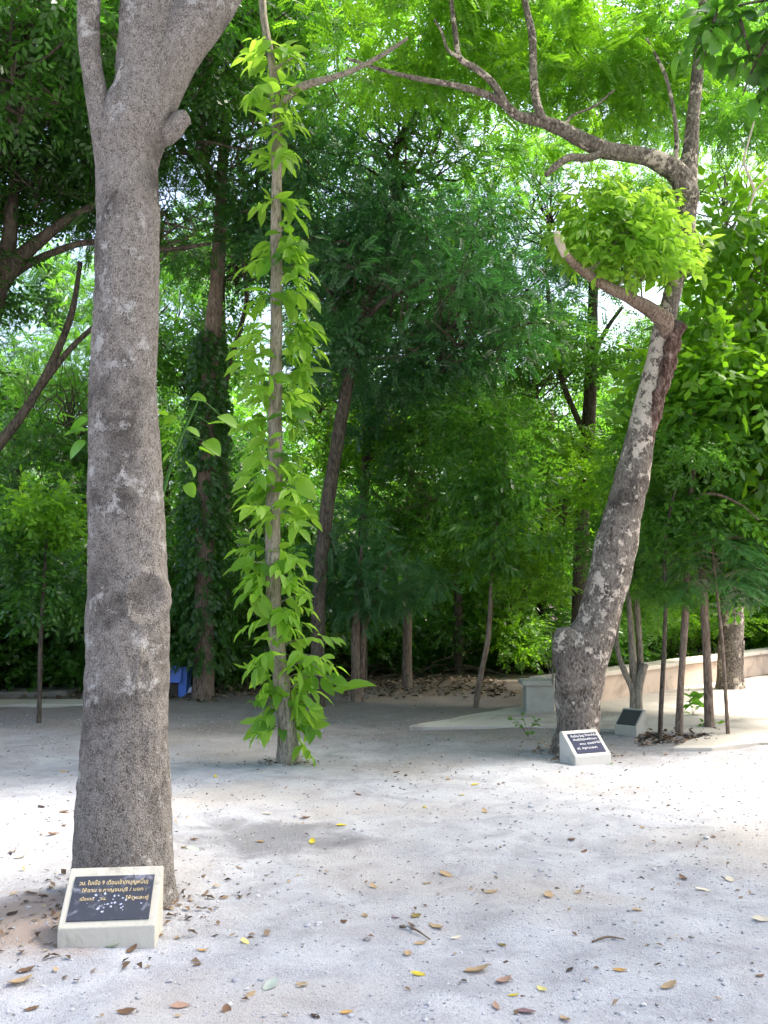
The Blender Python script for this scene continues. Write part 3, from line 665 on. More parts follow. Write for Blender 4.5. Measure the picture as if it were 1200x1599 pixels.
limb(rt, 'limb', [(792, 164, 12), (770, 130, 11), (745, 108, 10), (718, 90, 9), (712, 55, 9), (706, 10, 8), (702, -40, 7)], (D3 - .55, D3 - .8), 'bark_right', 10, 5, .1)
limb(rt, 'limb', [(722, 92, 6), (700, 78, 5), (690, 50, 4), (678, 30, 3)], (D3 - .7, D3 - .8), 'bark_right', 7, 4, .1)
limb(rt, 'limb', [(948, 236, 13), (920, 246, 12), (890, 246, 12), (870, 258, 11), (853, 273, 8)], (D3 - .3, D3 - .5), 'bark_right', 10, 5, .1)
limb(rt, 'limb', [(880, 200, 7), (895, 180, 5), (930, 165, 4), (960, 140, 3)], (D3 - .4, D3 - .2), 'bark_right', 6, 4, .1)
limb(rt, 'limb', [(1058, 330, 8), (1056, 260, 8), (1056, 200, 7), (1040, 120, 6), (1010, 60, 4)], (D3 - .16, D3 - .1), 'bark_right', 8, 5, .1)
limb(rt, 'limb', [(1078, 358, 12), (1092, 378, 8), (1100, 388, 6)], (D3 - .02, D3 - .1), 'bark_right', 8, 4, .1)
# bright tuft of leaves on the low limb
tw = MB(); rs = random.Random(9)
pp_, dv_ = [], []
for k in range(60):
    u = rs.uniform(0, 2 * math.pi); r = math.sqrt(rs.random()) * (.9 + .1 * math.sin(2 * u + 1) + .1 * math.sin(5 * u))
    px, py = 972 + 104 * r * math.cos(u), 362 + 92 * r * math.sin(u)
    tip = at(px, py, D3 - .25 + rs.uniform(-.5, .45)); f = min(1, max(0, (px - 890) / 150))
    a = at(900 + 130 * f, 415 + 68 * f, D3 - .68 + .55 * f)
    hub = at(985 + rs.uniform(-50, 50), 375 + rs.uniform(-30, 40), D3 - .3 + rs.uniform(-.2, .2))
    if k % 9 == 0: tw.add(*tube([a, a.lerp(hub, .5) + Vector((.03, .02, 0)), hub], [.010, .008, .004], 6, 4))
    leafy_shoot(rt, tw, hub, tip, 4, .17, LEAF, 'leaf_lime', .004, .05, .9, .2)
    for q in range(8):
        u = rs.uniform(0, 6.28); r = math.sqrt(rs.random()) * (.9 + .1 * math.sin(2 * u + 1) + .1 * math.sin(5 * u)); e = at(974 + 106 * r * math.cos(u), 362 + 94 * r * math.sin(u), D3 - .25 + rs.uniform(-.5, .45))
        pp_.append(e); dv_.append((math.cos(u) + rs.uniform(-.5, .5), rs.uniform(-1, .3), rs.uniform(-.5, .5)))
for k in range(14):
    px, py = rs.uniform(1040, 1110), rs.uniform(370, 450)
    leafy_shoot(rt, tw, at(1055, 440, D3), at(px, py, D3 - .2 + rs.uniform(-.3, .2)), 3, .16, LEAF, 'leaf_lime', .004, .1, .9, .5)
tag(tw.build('twigs', MATS['bark_grey'], rt, base), kind='stuff'); joined_sprays(rt, 'small_leaves', pp_, dv_, 'leaf_lime', .12, 14, 6)
for (px, py, d, v_, m_, s_) in ((640, 30, 9.4, 'p1', 'leaf_bright', .42), (770, 40, 9.5, 'p0', 'leaf_bright', .42), (900, 60, 9.9, 'p1', 'leaf_bright', .42), (990, 130, 10.0, 'p0', 'leaf_bright', .30), (840, 90, 10.6, 'p2', 'leaf_mid', .30), (1070, 10, 9.8, 'p2', 'leaf_mid', .38), (720, -90, 9.4, 'p2', 'leaf_bright', .45), (1125, 150, 10.6, 'p1', 'leaf_mid', .36)):
    crown(rt, at(px, py, d), v_, m_, s_, 'bark_right')
for (x_, y_, z_, s_) in ((1.2, 12.0, 9.6, .8), (3.6, 13.0, 9.2, .62), (5.6, 12.4, 8.8, .8)):  # high crowns added to keep the sun off the rear ground
    crown(rt, (x_, y_, z_), 'p1', 'leaf_mid', s_, 'bark_right')
# small sprout at its foot
for (nm, lb, px, py, n_, ln, mt_, hh) in (('sprout', 'leafy sprout growing from the left flank of the leaning trunk', 852, 1010, 16, .10, 'leaf_bright', 60), ('seedling', 'tiny green seedling on the gravel left of the leaning trunk', 825, 1150, 14, .07, 'leaf_mid', 26), ('seedling', 'leafy seedling with broad leaves between the two thicker saplings', 1082, 1118, 16, .16, 'leaf_mid', 62), ('seedling', 'low green weed at the foot of the thickest sapling', 1118, 1136, 10, .07, 'leaf_bright', 14)):
    b = at(px + 12, py + hh, D3 + .05) if nm == 'sprout' else on_ground(px, py); r0 = empty(nm, b); tag(r0, lb, 'plant'); tw = MB()
    for k in range(n_ // 2):
        leafy_shoot(r0, tw, b, at(px + random.uniform(-26, 20), py + random.uniform(-hh, hh * .6) - (0 if nm == 'sprout' else 10), b.y + random.uniform(-.15, .15)), 4, ln, LEAF, mt_, .003, .1, .8, .3)
    tw.build('stem', MATS['bark_grey'], r0, r0.location)

# ------------------------------------------------------------------ overhanging branch, top right corner
ob = empty('overhanging_tree', (6.2, 6.0, 0)); tag(ob, 'tree outside the view whose rounded dark green leaves hang into the top right corner', 'tree')
MB().add(*tube([(6.2, 6.0, -.1), (6.2, 6.0, .4), (6.1, 6.0, 2.5), (5.9, 6.1, 5), (5.7, 6.3, 8)], [.3, .25, .22, .19, .1], 18, 6, .1, 4)).build('trunk', MATS['bark_brown'], ob, ob.location)
MB().add(*tube([(6.0, 6.05, 3.6), (5.0, 5.9, 4.4), (3.9, 5.7, 4.9), tuple(at(1330, -60, 5.6))], [.09, .06, .04, .015], 10, 6, .1, 4)).build('limb', MATS['bark_brown'], ob, ob.location)
for (x_, y_, z_, v_, s_) in ((4.3, 5.2, 8.6, 'b0', 1.0), (6.0, 7.2, 8.2, 'b1', 1.05), (7.2, 5.0, 7.6, 'b2', 1.0)):
    crown(ob, (x_, y_, z_), v_, 'leaf_mid', s_, 'bark_brown')
tw = MB(); rs = random.Random(21)
mains = [[(1330, -60), (1240, -10), (1150, 10), (1090, 40)], [(1240, -10), (1200, 60), (1175, 110), (1160, 150)], [(1150, 10), (1165, 60), (1172, 90)], [(1120, 10), (1110, 55), (1100, 90)], [(1260, 60), (1220, 110), (1195, 150)], [(1330, -60), (1260, 40), (1235, 120)]]
for mm in mains:
    pts = [at(x_, y_, 5.6 + rs.uniform(-.15, .15)) for x_, y_ in mm]; MB().add(*tube(pts, list(np.linspace(.014, .004, len(pts))), 6, 5)).build('branch', MATS['bark_dark'], ob, ob.location)
    for k in range(12):
        t = rs.random() * (len(pts) - 1); q = pts[int(t)].lerp(pts[min(int(t) + 1, len(pts) - 1)], t % 1)
        e = q + Vector((rs.uniform(-.16, .16), rs.uniform(-.25, .25), rs.uniform(-.18, .1)))
        leafy_shoot(ob, tw, q, e, 4, .125, HEART, 'leaf_dark' if rs.random() < .4 else 'leaf_mid', .003, .05, .9, .35)
tag(tw.build('twigs', MATS['bark_dark'], ob, ob.location), kind='stuff')
tg = empty('bare_twig', at(1165, 330, 8.0)); tag(tg, 'pale bare forked twig hanging at the edge beside the leaning tree', 'twig')
limb(tg, 'stem', [(1178, 190, 2.5), (1168, 225, 3), (1162, 252, 3.5), (1172, 280, 4), (1178, 300, 4), (1168, 330, 3)], 8.0, 'stick_pale', 7, 4)
limb(tg, 'side_shoot', [(1178, 300, 3), (1192, 285, 3), (1225, 255, 3)], 8.0, 'stick_pale', 7, 4)

# ------------------------------------------------------------------ the trees behind
tree('ivy_tree', 'dark ivy-clad trunk behind the blue bin', [([(318, 1086, 38), (319, 1040, 32), (320, 900, 30), (324, 700, 28), (330, 560, 26), (340, 420, 22), (346, 300, 18), (352, 180, 14)], 14.2)], 'bark_brown',
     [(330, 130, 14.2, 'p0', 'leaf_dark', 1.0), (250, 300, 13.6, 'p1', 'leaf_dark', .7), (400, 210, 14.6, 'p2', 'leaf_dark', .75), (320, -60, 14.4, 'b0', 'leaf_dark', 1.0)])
iv = bpy.data.objects['ivy_tree']; m = MB(); rng = np.random.default_rng(77); T_ = tmpl_broad(rng, .16, 7, .085, .026, .6)
zz = rng.uniform(.45, 5.6, 1500); th = rng.uniform(0, 2 * np.pi, 1500); rad = rng.uniform(.18, .42, 1500) * np.clip(1.25 - zz / 8, .5, 1.1)
bx = at(321, 800, 14.2).x; pp = np.stack([bx + rad * np.cos(th), 14.2 + rad * np.sin(th), zz], 1); dd = np.stack([np.cos(th), np.sin(th), -np.full(1500, .9)], 1)
Vv = place(T_, pp, dd, rng.uniform(.7, 1.2, 1500), rng); m.add(Vv, quads_of(Vv)); m.build('ivy', MATS['leaf_dark'], iv, iv.location)

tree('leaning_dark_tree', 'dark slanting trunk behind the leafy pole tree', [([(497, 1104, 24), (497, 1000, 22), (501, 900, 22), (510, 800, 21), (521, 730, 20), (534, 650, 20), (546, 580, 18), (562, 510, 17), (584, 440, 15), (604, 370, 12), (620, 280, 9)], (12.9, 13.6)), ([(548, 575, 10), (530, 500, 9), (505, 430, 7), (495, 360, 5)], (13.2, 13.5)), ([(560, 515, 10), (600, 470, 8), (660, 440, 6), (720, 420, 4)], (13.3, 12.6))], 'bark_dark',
     [(610, 330, 13.6, 'b0', 'leaf_blue', .85), (690, 470, 13.0, 'p1', 'leaf_blue', .7), (520, 330, 13.8, 'p2', 'leaf_blue', .65), (620, 180, 13.8, 'p1', 'leaf_mid', .9), (600, 560, 13.2, 'b1', 'leaf_blue', .45)])
tree('round_tree', 'small twin-stemmed tree with a low round bluish crown', [([(556, 1094, 16), (556, 1040, 14), (556, 985, 13), (560, 920, 10), (566, 850, 6)], 13.5), ([(562, 1088, 12), (566, 1030, 10), (570, 980, 9), (590, 920, 7), (610, 860, 4)], 13.55)], 'bark_brown',
     [(566, 895, 13.5, 'p0', 'leaf_blue', .40), (615, 905, 13.3, 'p1', 'leaf_blue', .32), (545, 850, 13.6, 'p2', 'leaf_blue', .28)])
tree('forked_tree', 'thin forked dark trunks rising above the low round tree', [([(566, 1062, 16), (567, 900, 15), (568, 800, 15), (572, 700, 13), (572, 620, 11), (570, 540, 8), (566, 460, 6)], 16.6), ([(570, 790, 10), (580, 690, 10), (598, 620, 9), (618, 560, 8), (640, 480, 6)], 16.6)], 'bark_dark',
     [(560, 480, 16.8, 'p2', 'leaf_dark', .8), (660, 430, 16.8, 'p1', 'leaf_mid', .8), (600, 700, 17.2, 'b1', 'leaf_bright', .5)])
tree('slim_tree', 'slim straight brown trunk standing alone at the edge of the wood', [([(636, 1072, 18), (636, 1020, 15), (637, 940, 13), (638, 840, 11), (642, 740, 9), (648, 640, 6)], 15.4)], 'bark_brown',
     [(655, 740, 15.4, 'b2', 'leaf_mid', .5), (690, 860, 15.2, 'b1', 'leaf_mid', .36), (640, 640, 15.6, 'b0', 'leaf_blue', .5)])
tree('reddish_sapling', 'thin crooked reddish sapling left of the concrete pier', [([(744, 1102, 9), (748, 1070, 9), (754, 1040, 8), (762, 1000, 8), (766, 950, 7), (768, 900, 6), (776, 820, 5), (790, 720, 4)], 12.9)], 'bark_brown',
     [(790, 790, 12.9, 'w0', 'leaf_mid', .46), (760, 690, 13.0, 'b0', 'leaf_mid', .38), (830, 880, 12.9, 'w0', 'leaf_bright', .28)], seg=8)
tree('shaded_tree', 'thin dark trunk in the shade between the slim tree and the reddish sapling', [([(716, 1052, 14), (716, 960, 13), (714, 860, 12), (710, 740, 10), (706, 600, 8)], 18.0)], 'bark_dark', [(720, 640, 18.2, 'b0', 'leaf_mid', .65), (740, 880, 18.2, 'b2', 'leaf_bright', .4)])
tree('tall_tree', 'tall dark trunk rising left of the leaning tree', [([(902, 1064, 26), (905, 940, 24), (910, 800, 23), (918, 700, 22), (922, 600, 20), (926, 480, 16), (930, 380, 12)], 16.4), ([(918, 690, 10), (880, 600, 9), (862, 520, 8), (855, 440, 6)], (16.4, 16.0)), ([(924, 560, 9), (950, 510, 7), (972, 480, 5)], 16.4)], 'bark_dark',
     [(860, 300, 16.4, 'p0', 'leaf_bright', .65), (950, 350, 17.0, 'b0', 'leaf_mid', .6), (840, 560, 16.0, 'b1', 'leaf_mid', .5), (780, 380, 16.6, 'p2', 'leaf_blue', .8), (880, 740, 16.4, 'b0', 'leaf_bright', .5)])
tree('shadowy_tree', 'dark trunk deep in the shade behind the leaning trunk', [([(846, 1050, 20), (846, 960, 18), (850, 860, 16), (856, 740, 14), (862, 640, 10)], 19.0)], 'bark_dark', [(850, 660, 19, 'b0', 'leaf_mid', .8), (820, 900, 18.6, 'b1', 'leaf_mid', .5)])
# left edge: a big dark tree standing just outside the view, its limbs crossing the gap
tree('spreading_tree', 'dark tree with long limbs reaching across the bright gap left of the thick trunk', [([(-70, 1110, 60), (-66, 900, 54), (-60, 760, 50), (-45, 620, 46), (-15, 480, 40), (10, 400, 26), (20, 320, 18), (30, 200, 12)], 12.4), ([(-10, 465, 26), (30, 405, 24), (70, 370, 18), (110, 340, 14), (170, 310, 8)], 12.4), ([(-5, 450, 16), (40, 415, 13), (95, 390, 11), (150, 378, 10), (250, 390, 8), (330, 380, 5)], (12.4, 12.9)), ([(-60, 770, 20), (-10, 705, 18), (40, 640, 15), (80, 570, 13), (112, 490, 10), (126, 410, 7)], (12.4, 12.8)), ([(60, 610, 10), (110, 545, 9), (165, 495, 8), (230, 440, 5)], (12.6, 12.9))], 'bark_dark',
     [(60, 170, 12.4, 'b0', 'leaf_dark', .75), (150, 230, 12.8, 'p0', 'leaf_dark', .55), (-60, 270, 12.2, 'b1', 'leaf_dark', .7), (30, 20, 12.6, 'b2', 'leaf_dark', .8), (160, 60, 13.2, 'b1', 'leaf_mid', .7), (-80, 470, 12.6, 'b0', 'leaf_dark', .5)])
for (x_, y_, z_, v_) in ((-4.2, 10.4, 8.6, 'b0'), (-6.6, 11, 7.4, 'b1'), (-2.8, 12.0, 9.8, 'b1'), (-6.0, 8.4, 8.4, 'p1')):  # overhead crowns added to block skylight from the left of the wood
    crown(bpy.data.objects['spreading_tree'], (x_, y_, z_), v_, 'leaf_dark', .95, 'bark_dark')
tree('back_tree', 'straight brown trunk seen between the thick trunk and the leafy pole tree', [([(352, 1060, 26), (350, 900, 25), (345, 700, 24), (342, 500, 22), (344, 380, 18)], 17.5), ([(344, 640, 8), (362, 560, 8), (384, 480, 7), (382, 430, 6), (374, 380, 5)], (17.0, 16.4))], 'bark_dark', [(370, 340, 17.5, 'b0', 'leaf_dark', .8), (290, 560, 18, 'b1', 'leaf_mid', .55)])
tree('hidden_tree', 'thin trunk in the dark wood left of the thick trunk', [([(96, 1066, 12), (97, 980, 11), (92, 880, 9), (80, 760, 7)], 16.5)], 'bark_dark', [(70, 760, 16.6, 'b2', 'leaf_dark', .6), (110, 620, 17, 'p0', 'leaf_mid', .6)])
# right hand group
r_ = tree('multi_stem_tree', 'pale multi-stemmed small tree with one sawn stem behind the grey plaque', [([(991, 1106, 15), (990, 1070, 13), (988, 1020, 12), (984, 960, 9), (980, 900, 6)], 12.2), ([(988, 1080, 9), (976, 1050, 9), (966, 1022, 8), (963, 990, 7), (970, 950, 5)], 12.15), ([(996, 1076, 11), (1000, 1030, 10), (997, 980, 10), (994, 930, 8), (990, 870, 5)], 12.25), ([(997, 1082, 13), (1003, 1050, 13), (1007, 1036, 13)], 12.15)], 'bark_grey',
     [(985, 900, 12.3, 'b1', 'leaf_mid', .22), (1010, 960, 12.6, 'b0', 'leaf_mid', .16), (985, 850, 12.3, 'b0', 'leaf_mid', .32), (1000, 760, 12.4, 'b1', 'leaf_bright', .36)], seg=10)
tree('sapling', 'thinnest dark sapling nearest the grey plaque', [([(1031, 1148, 8), (1034, 1080, 7), (1038, 1000, 7), (1040, 920, 7), (1038, 860, 6), (1046, 800, 4), (1062, 740, 3)], 10.2)], 'bark_dark', [(1050, 720, 10.2, 'b1', 'leaf_mid', .25), (1030, 850, 10.3, 'b0', 'leaf_mid', .17), (1045, 930, 10.2, 'b1', 'leaf_mid', .12)], seg=8)
tree('sapling', 'slender brown sapling, middle one of the three beside the grey plaque', [([(1061, 1140, 13), (1063, 1080, 11), (1068, 1000, 11), (1072, 930, 11), (1074, 860, 10), (1076, 800, 9), (1082, 740, 9), (1084, 690, 8), (1083, 620, 6)], 10.5), ([(1082, 800, 8), (1092, 775, 6), (1120, 772, 5), (1160, 790, 4), (1185, 812, 3)], (10.5, 10.1))], 'bark_brown', [(1100, 620, 10.6, 'g0', 'leaf_bright', .42), (1050, 690, 10.8, 'b0', 'leaf_bright', .28), (1095, 800, 10.5, 'g1', 'leaf_mid', .24)], seg=8)
tree('sapling', 'thickest of the three saplings, closest to the broken slab', [([(1108, 1134, 16), (1106, 1070, 14), (1103, 1000, 13), (1099, 930, 13), (1095, 860, 11), (1092, 800, 9), (1090, 720, 7)], 10.9)], 'bark_brown', [(1120, 700, 11, 'g1', 'leaf_mid', .42), (1160, 620, 11.2, 'g0', 'leaf_bright', .5), (1130, 840, 11, 'g1', 'leaf_mid', .24), (1170, 900, 11.2, 'g0', 'leaf_blue', .2)], seg=10)
fr = empty('fern_sapling', (at(1130, 900, 10.3).x, 10.3, 0)); tag(fr, 'feathery dark green fronds spreading over the saplings on the right', 'tree')
MB().add(*tube([Vector((fr.location.x, 10.3, -.1)), at(1128, 1000, 10.3), at(1120, 930, 10.3), at(1112, 850, 10.3)], [.022, .018, .014, .008], 7, 5)).build('trunk', MATS['bark_brown'], fr, fr.location)
rng = np.random.default_rng(5); m = MB(); tw = MB(); Tp = tmpl_pinnate(rng, .40, 15, .085, .011)
for k in range(34):
    a = at(1112 + rng.uniform(-12, 14), rng.uniform(840, 925), 10.3); th = rng.uniform(0, 2 * np.pi); L = rng.uniform(.35, .75)
    e = a + Vector((math.cos(th) * L, math.sin(th) * L * .7, rng.uniform(-.12, .12)))
    tw.add(*tube([a, (a + e) / 2 + Vector((0, 0, .08)), e], [.006, .004, .002], 4, 3, cap=False))
    for f in (.45, .7, .85, 1.0):
        q = np.array(a.lerp(e, f)) + np.array((0, 0, .08 * (1 - (2 * f - 1) ** 2)))
        for s in (-1, 1):
            dv = np.array((math.cos(th + s * .8 * (f < 1)), math.sin(th + s * .8 * (f < 1)), -.15))
            Vv = place(Tp, q[None], dv[None], np.array([rng.uniform(.6, .95)]), rng, .15); m.add(Vv, quads_of(Vv))
m.build('fronds', MATS['leaf_blue'], fr, fr.location); tag(tw.build('twigs', MATS['bark_brown'], fr, fr.location), kind='stuff')
tree('wall_tree', 'stout pale-based trunk standing in front of the low wall', [([(1141, 1076, 46), (1142, 1050, 40), (1142, 1000, 38), (1144, 940, 37), (1150, 860, 36), (1158, 780, 34), (1172, 700, 30), (1186, 600, 24)], 15.2), ([(1159, 1074, 12), (1157, 1040, 10), (1160, 1000, 6)], 15.1), ([(1150, 800, 14), (1120, 740, 14), (1085, 690, 13), (1060, 660, 11), (1040, 640, 8)], (15.2, 14.4)), ([(1172, 700, 20), (1140, 560, 16), (1150, 500, 14), (1180, 430, 12)], (15.2, 14.8))], 'bark_right',
     [(1180, 420, 15, 'b0', 'leaf_mid', .75), (1090, 560, 15.4, 'b1', 'leaf_mid', .6), (1200, 620, 14.8, 'b2', 'leaf_mid', .65), (1130, 290, 15.4, 'p0', 'leaf_bright', .6), (1060, 830, 15.8, 'b0', 'leaf_mid', .42)], rough=.08)
tree('side_tree', 'large-leaved bright tree crowding in from the right edge', [([(1262, 1110, 26), (1258, 960, 22), (1250, 800, 20), (1240, 650, 16), (1230, 520, 12)], 11.8), ([(1250, 800, 12), (1220, 790, 8), (1180, 800, 6), (1140, 790, 4)], (11.8, 11.0))], 'bark_brown',
     [(1200, 560, 11.6, 'g0', 'leaf_bright', .55), (1190, 720, 11.4, 'g1', 'leaf_bright', .5), (1215, 850, 11.6, 'g0', 'leaf_mid', .4), (1230, 400, 11.8, 'g1', 'leaf_bright', .55), (1150, 790, 12.4, 'b0', 'leaf_mid', .3)])
lb = tree('large_leaved_bush', 'bright bush with big rounded leaves in the dark wood left of the thick trunk', [([(62, 1096, 8), (64, 1000, 7), (70, 900, 6), (74, 820, 4)], 11.2)], 'bark_dark', [(76, 805, 11.2, 'g0', 'leaf_bright', .24), (30, 850, 11.2, 'g1', 'leaf_dark', .2), (80, 930, 11.4, 'g1', 'leaf_dark', .22)], 'bush', seg=6)

# second line of trees, further back
SECOND = [(-160, 20.5, 'b0', 'leaf_dark', 1.0, 640), (30, 21.5, 'p0', 'leaf_mid', .9, 640), (180, 20.0, 'b1', 'leaf_mid', .9, 680), (260, 23.0, 'b2', 'leaf_mid', .9, 640), (440, 21.0, 'b0', 'leaf_dark', .8, 760), (520, 23.5, 'b1', 'leaf_bright', .8, 640), (610, 22.0, 'b1', 'leaf_mid', .7, 800), (790, 22.0, 'p2', 'leaf_mid', .9, 700), (980, 21.0, 'b2', 'leaf_mid', .9, 720), (1040, 24.0, 'b0', 'leaf_bright', .9, 600), (1130, 22.0, 'b1', 'leaf_bright', .9, 700), (1290, 20.0, 'b0', 'leaf_mid', 1.0, 640)]
WORDS = ['beyond the left edge of the clearing', 'behind the long dark limbs on the left', 'showing just left of the thick trunk', 'showing just right of the thick trunk', 'behind the leafy pole tree', 'behind the slanting dark trunk', 'behind the low round tree', 'behind the reddish sapling', 'behind the leaning trunk', 'above the multi-stemmed tree', 'behind the stout trunk by the wall', 'beyond the right edge of the low wall']
for (px, d, v_, m_, s_, cyp), wd_ in zip(SECOND, WORDS):
    gpy = 925 + 1.55 * FPX / d
    tree('woodland_tree', 'taller woodland tree ' + wd_, [([(px, gpy, 20), (px + 4, gpy - 160, 17), (px - 6, cyp + 60, 14), (px, cyp - 60, 8)], d)], 'bark_dark',
         [(px, cyp, d, v_, m_, s_), (px + 60, cyp - 190, d + .6, ['p0', 'b1', 'p1', 'b0'][int(px) % 4], m_, s_ * (.85 if px in (-160, 440) else (.85 if px < 300 else .5))), (px - 40, cyp + 170, d + .4, ['b1', 'b2', 'b0'][int(px) % 3], m_, s_ * .7)], group='second line of woodland trees', seg=8)

# shrubs at the edge of the wood
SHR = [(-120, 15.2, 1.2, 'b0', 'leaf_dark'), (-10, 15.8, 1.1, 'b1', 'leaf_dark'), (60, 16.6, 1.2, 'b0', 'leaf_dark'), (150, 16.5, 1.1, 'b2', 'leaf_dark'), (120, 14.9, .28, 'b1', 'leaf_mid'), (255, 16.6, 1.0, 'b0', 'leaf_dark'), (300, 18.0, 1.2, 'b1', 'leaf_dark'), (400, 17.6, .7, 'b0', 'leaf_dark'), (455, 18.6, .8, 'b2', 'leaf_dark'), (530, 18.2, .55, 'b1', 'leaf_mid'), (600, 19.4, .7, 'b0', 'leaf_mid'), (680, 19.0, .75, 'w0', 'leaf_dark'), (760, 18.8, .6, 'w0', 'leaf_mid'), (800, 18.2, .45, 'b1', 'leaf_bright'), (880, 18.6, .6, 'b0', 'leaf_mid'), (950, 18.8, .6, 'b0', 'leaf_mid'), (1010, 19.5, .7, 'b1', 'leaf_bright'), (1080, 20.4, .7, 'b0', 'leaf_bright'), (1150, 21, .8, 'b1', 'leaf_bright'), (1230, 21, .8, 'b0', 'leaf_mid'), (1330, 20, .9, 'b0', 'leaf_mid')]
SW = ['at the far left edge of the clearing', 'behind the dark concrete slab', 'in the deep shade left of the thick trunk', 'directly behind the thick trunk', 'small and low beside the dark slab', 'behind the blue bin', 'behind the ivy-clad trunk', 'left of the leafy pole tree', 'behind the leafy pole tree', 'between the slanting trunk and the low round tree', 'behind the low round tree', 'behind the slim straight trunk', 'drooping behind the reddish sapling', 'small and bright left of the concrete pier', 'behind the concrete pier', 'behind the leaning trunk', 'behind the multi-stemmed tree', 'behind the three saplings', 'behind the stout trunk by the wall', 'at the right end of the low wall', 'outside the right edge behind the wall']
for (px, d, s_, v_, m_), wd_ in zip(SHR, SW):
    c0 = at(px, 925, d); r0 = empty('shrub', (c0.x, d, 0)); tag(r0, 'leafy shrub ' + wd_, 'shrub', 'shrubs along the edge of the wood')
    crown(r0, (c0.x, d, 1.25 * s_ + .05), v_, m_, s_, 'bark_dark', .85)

# far wood: one mass behind everything
rng = np.random.default_rng(99); m = MB(); Tb = [tmpl_broad(rng, .5, 8, .26, .065, .4) for _ in range(4)]
for k in range(230):
    y_ = rng.uniform(25, 44); x_ = rng.uniform(-.62, .62) * y_ + rng.uniform(-2, 2); hh = rng.uniform(1.0, 8.2) if k % 3 else rng.uniform(.3, 3.5)
    n_ = 95; p, d_ = clump_sprays(rng, n_, np.array((x_, y_, hh)), np.array((1.7, 1.7, 1.1)))
    p = p[p[:, 2] > 0]; d_ = d_[:len(p)]; Vv = place(Tb[k % 4], p, d_, rng.uniform(.8, 1.3, len(p)), rng); m.add(Vv, quads_of(Vv))
tag(m.build('far_wood', MATS['leaf_mid']), 'mass of green foliage far behind the trees', kind='stuff')

# ------------------------------------------------------------------ blue bin, box and bag by the ivy tree
bb = on_ground(287, 1086); bin_ = empty('blue_bin', (bb.x, bb.y, ghf(bb.x, bb.y)), R(-8)); tag(bin_, 'blue plastic bin with its lid hanging open, beside the ivy-clad trunk', 'bin')
bm = bmesh.new(); W0, W1, H = .085, .115, .44
lo = [bm.verts.new((sx * W0 - .02, sy * W0, -.02)) for sx, sy in ((-1, -1), (1, -1), (1, 1), (-1, 1))]; hi = [bm.verts.new((sx * W1 - .02, sy * W1, H)) for sx, sy in ((-1, -1), (1, -1), (1, 1), (-1, 1))]
bm.faces.new(lo[::-1]); bm.faces.new(hi)
for k in range(4): bm.faces.new((lo[k], lo[(k + 1) % 4], hi[(k + 1) % 4], hi[k]))
bevelled('body', bm, .012, MATS['blue_plastic'], bin_, 2)
bevelled('rim', bm_prism([(-.155, .435), (.115, .42), (.125, .432), (.11, .455), (-.155, .47)], .27, lambda u, v, w: (u, w - .14, v)), .008, MATS['blue_plastic'], bin_, 2)
bevelled('lid', bm_prism([(-.215, .235), (-.215, .462), (.03, .455), (.015, .27), (-.01, .235)], .018, lambda u, v, w: (u, w - .165, v)), .006, MATS['blue_plastic'], bin_, 2)
bevelled('lid_edge', bm_prism([(-.218, .222), (-.218, .242), (-.005, .242), (.01, .26), (.02, .25), (.0, .222)], .034, lambda u, v, w: (u, w - .178, v)), .005, MATS['blue_plastic'], bin_, 2)
bx_ = empty('brown_box', (bb.x - .135, bb.y - .06, ghf(bb.x, bb.y)), R(-6)); tag(bx_, 'dark brown box standing under the lid of the blue bin', 'box')
bevelled('side', bm_prism([(-.07, -.02), (-.07, .20), (.07, .20), (.07, -.02)], .1, lambda u, v, w: (u, w - .05, v)), .005, MATS['brown_box'], bx_, 1)
bevelled('flap', bm_prism([(-.072, .203), (-.07, .212), (.07, .216), (.072, .203)], .11, lambda u, v, w: (u, w - .055, v)), .002, MATS['brown_box'], bx_, 1)
bg_ = on_ground(297, 1087); rng = np.random.default_rng(8)
bm = bmesh.new(); bmesh.ops.create_icosphere(bm, subdivisions=3, radius=.06)
for v in bm.verts:
    f = 1 + .45 * float(vnoise(np.array([v.co.x * 38]), np.array([v.co.y * 38]), np.array([v.co.z * 38]))[0]); v.co *= f; v.co.z = max(v.co.z * (1.3 if v.co.x < .01 else .6), -.045)
me = bpy.data.meshes.new('plastic_bag'); bm.to_mesh(me); bm.free()
pb = link('plastic_bag', me, None, MATS['white_bag']); pb.location = (bg_.x + .02, bg_.y, .045); tag(pb, 'crumpled pale plastic bag lying beside the blue bin', 'bag')

# ------------------------------------------------------------------ litter under the trees, grit and crumbs on the gravel
rng = np.random.default_rng(123)
def flakes(n, xy, smin, smax, seed=0):
    m = MB(); x_, y_ = xy; z_ = gh(x_, y_) + .004; s = rng.uniform(smin, smax, n); th = rng.uniform(0, 6.28, n)
    d = np.stack([np.cos(th), np.sin(th), rng.normal(0, .25, n)], 1); sd = np.stack([-np.sin(th), np.cos(th), rng.normal(0, .3, n)], 1)
    b = np.stack([x_, y_, z_], 1); V = diamonds(b, b + d * s[:, None], sd, s * rng.uniform(.18, .35, n), 0.0)
    V = V.reshape(-1, 4, 3); V[:, [1, 3], 2] += (s * rng.uniform(0, .22, n))[:, None]
    lift = np.maximum(0, z_ - V[..., 2].min(1)); V[..., 2] += lift[:, None]
    return m.add(V.reshape(-1, 3), quads_of(V.reshape(-1, 3)))
nb = 9000; yb = 13.5 + rng.gamma(2.2, 1.7, nb); xb = rng.uniform(-.55, .55, nb) * yb
keep = ~((xb > 2.0) & (yb < 19)); xb, yb = xb[keep], yb[keep]
tag(flakes(len(xb), (xb, yb), .05, .13).build('leaf_litter', MATS['litter']), 'brown leaf litter along the edge of the wood', kind='stuff')
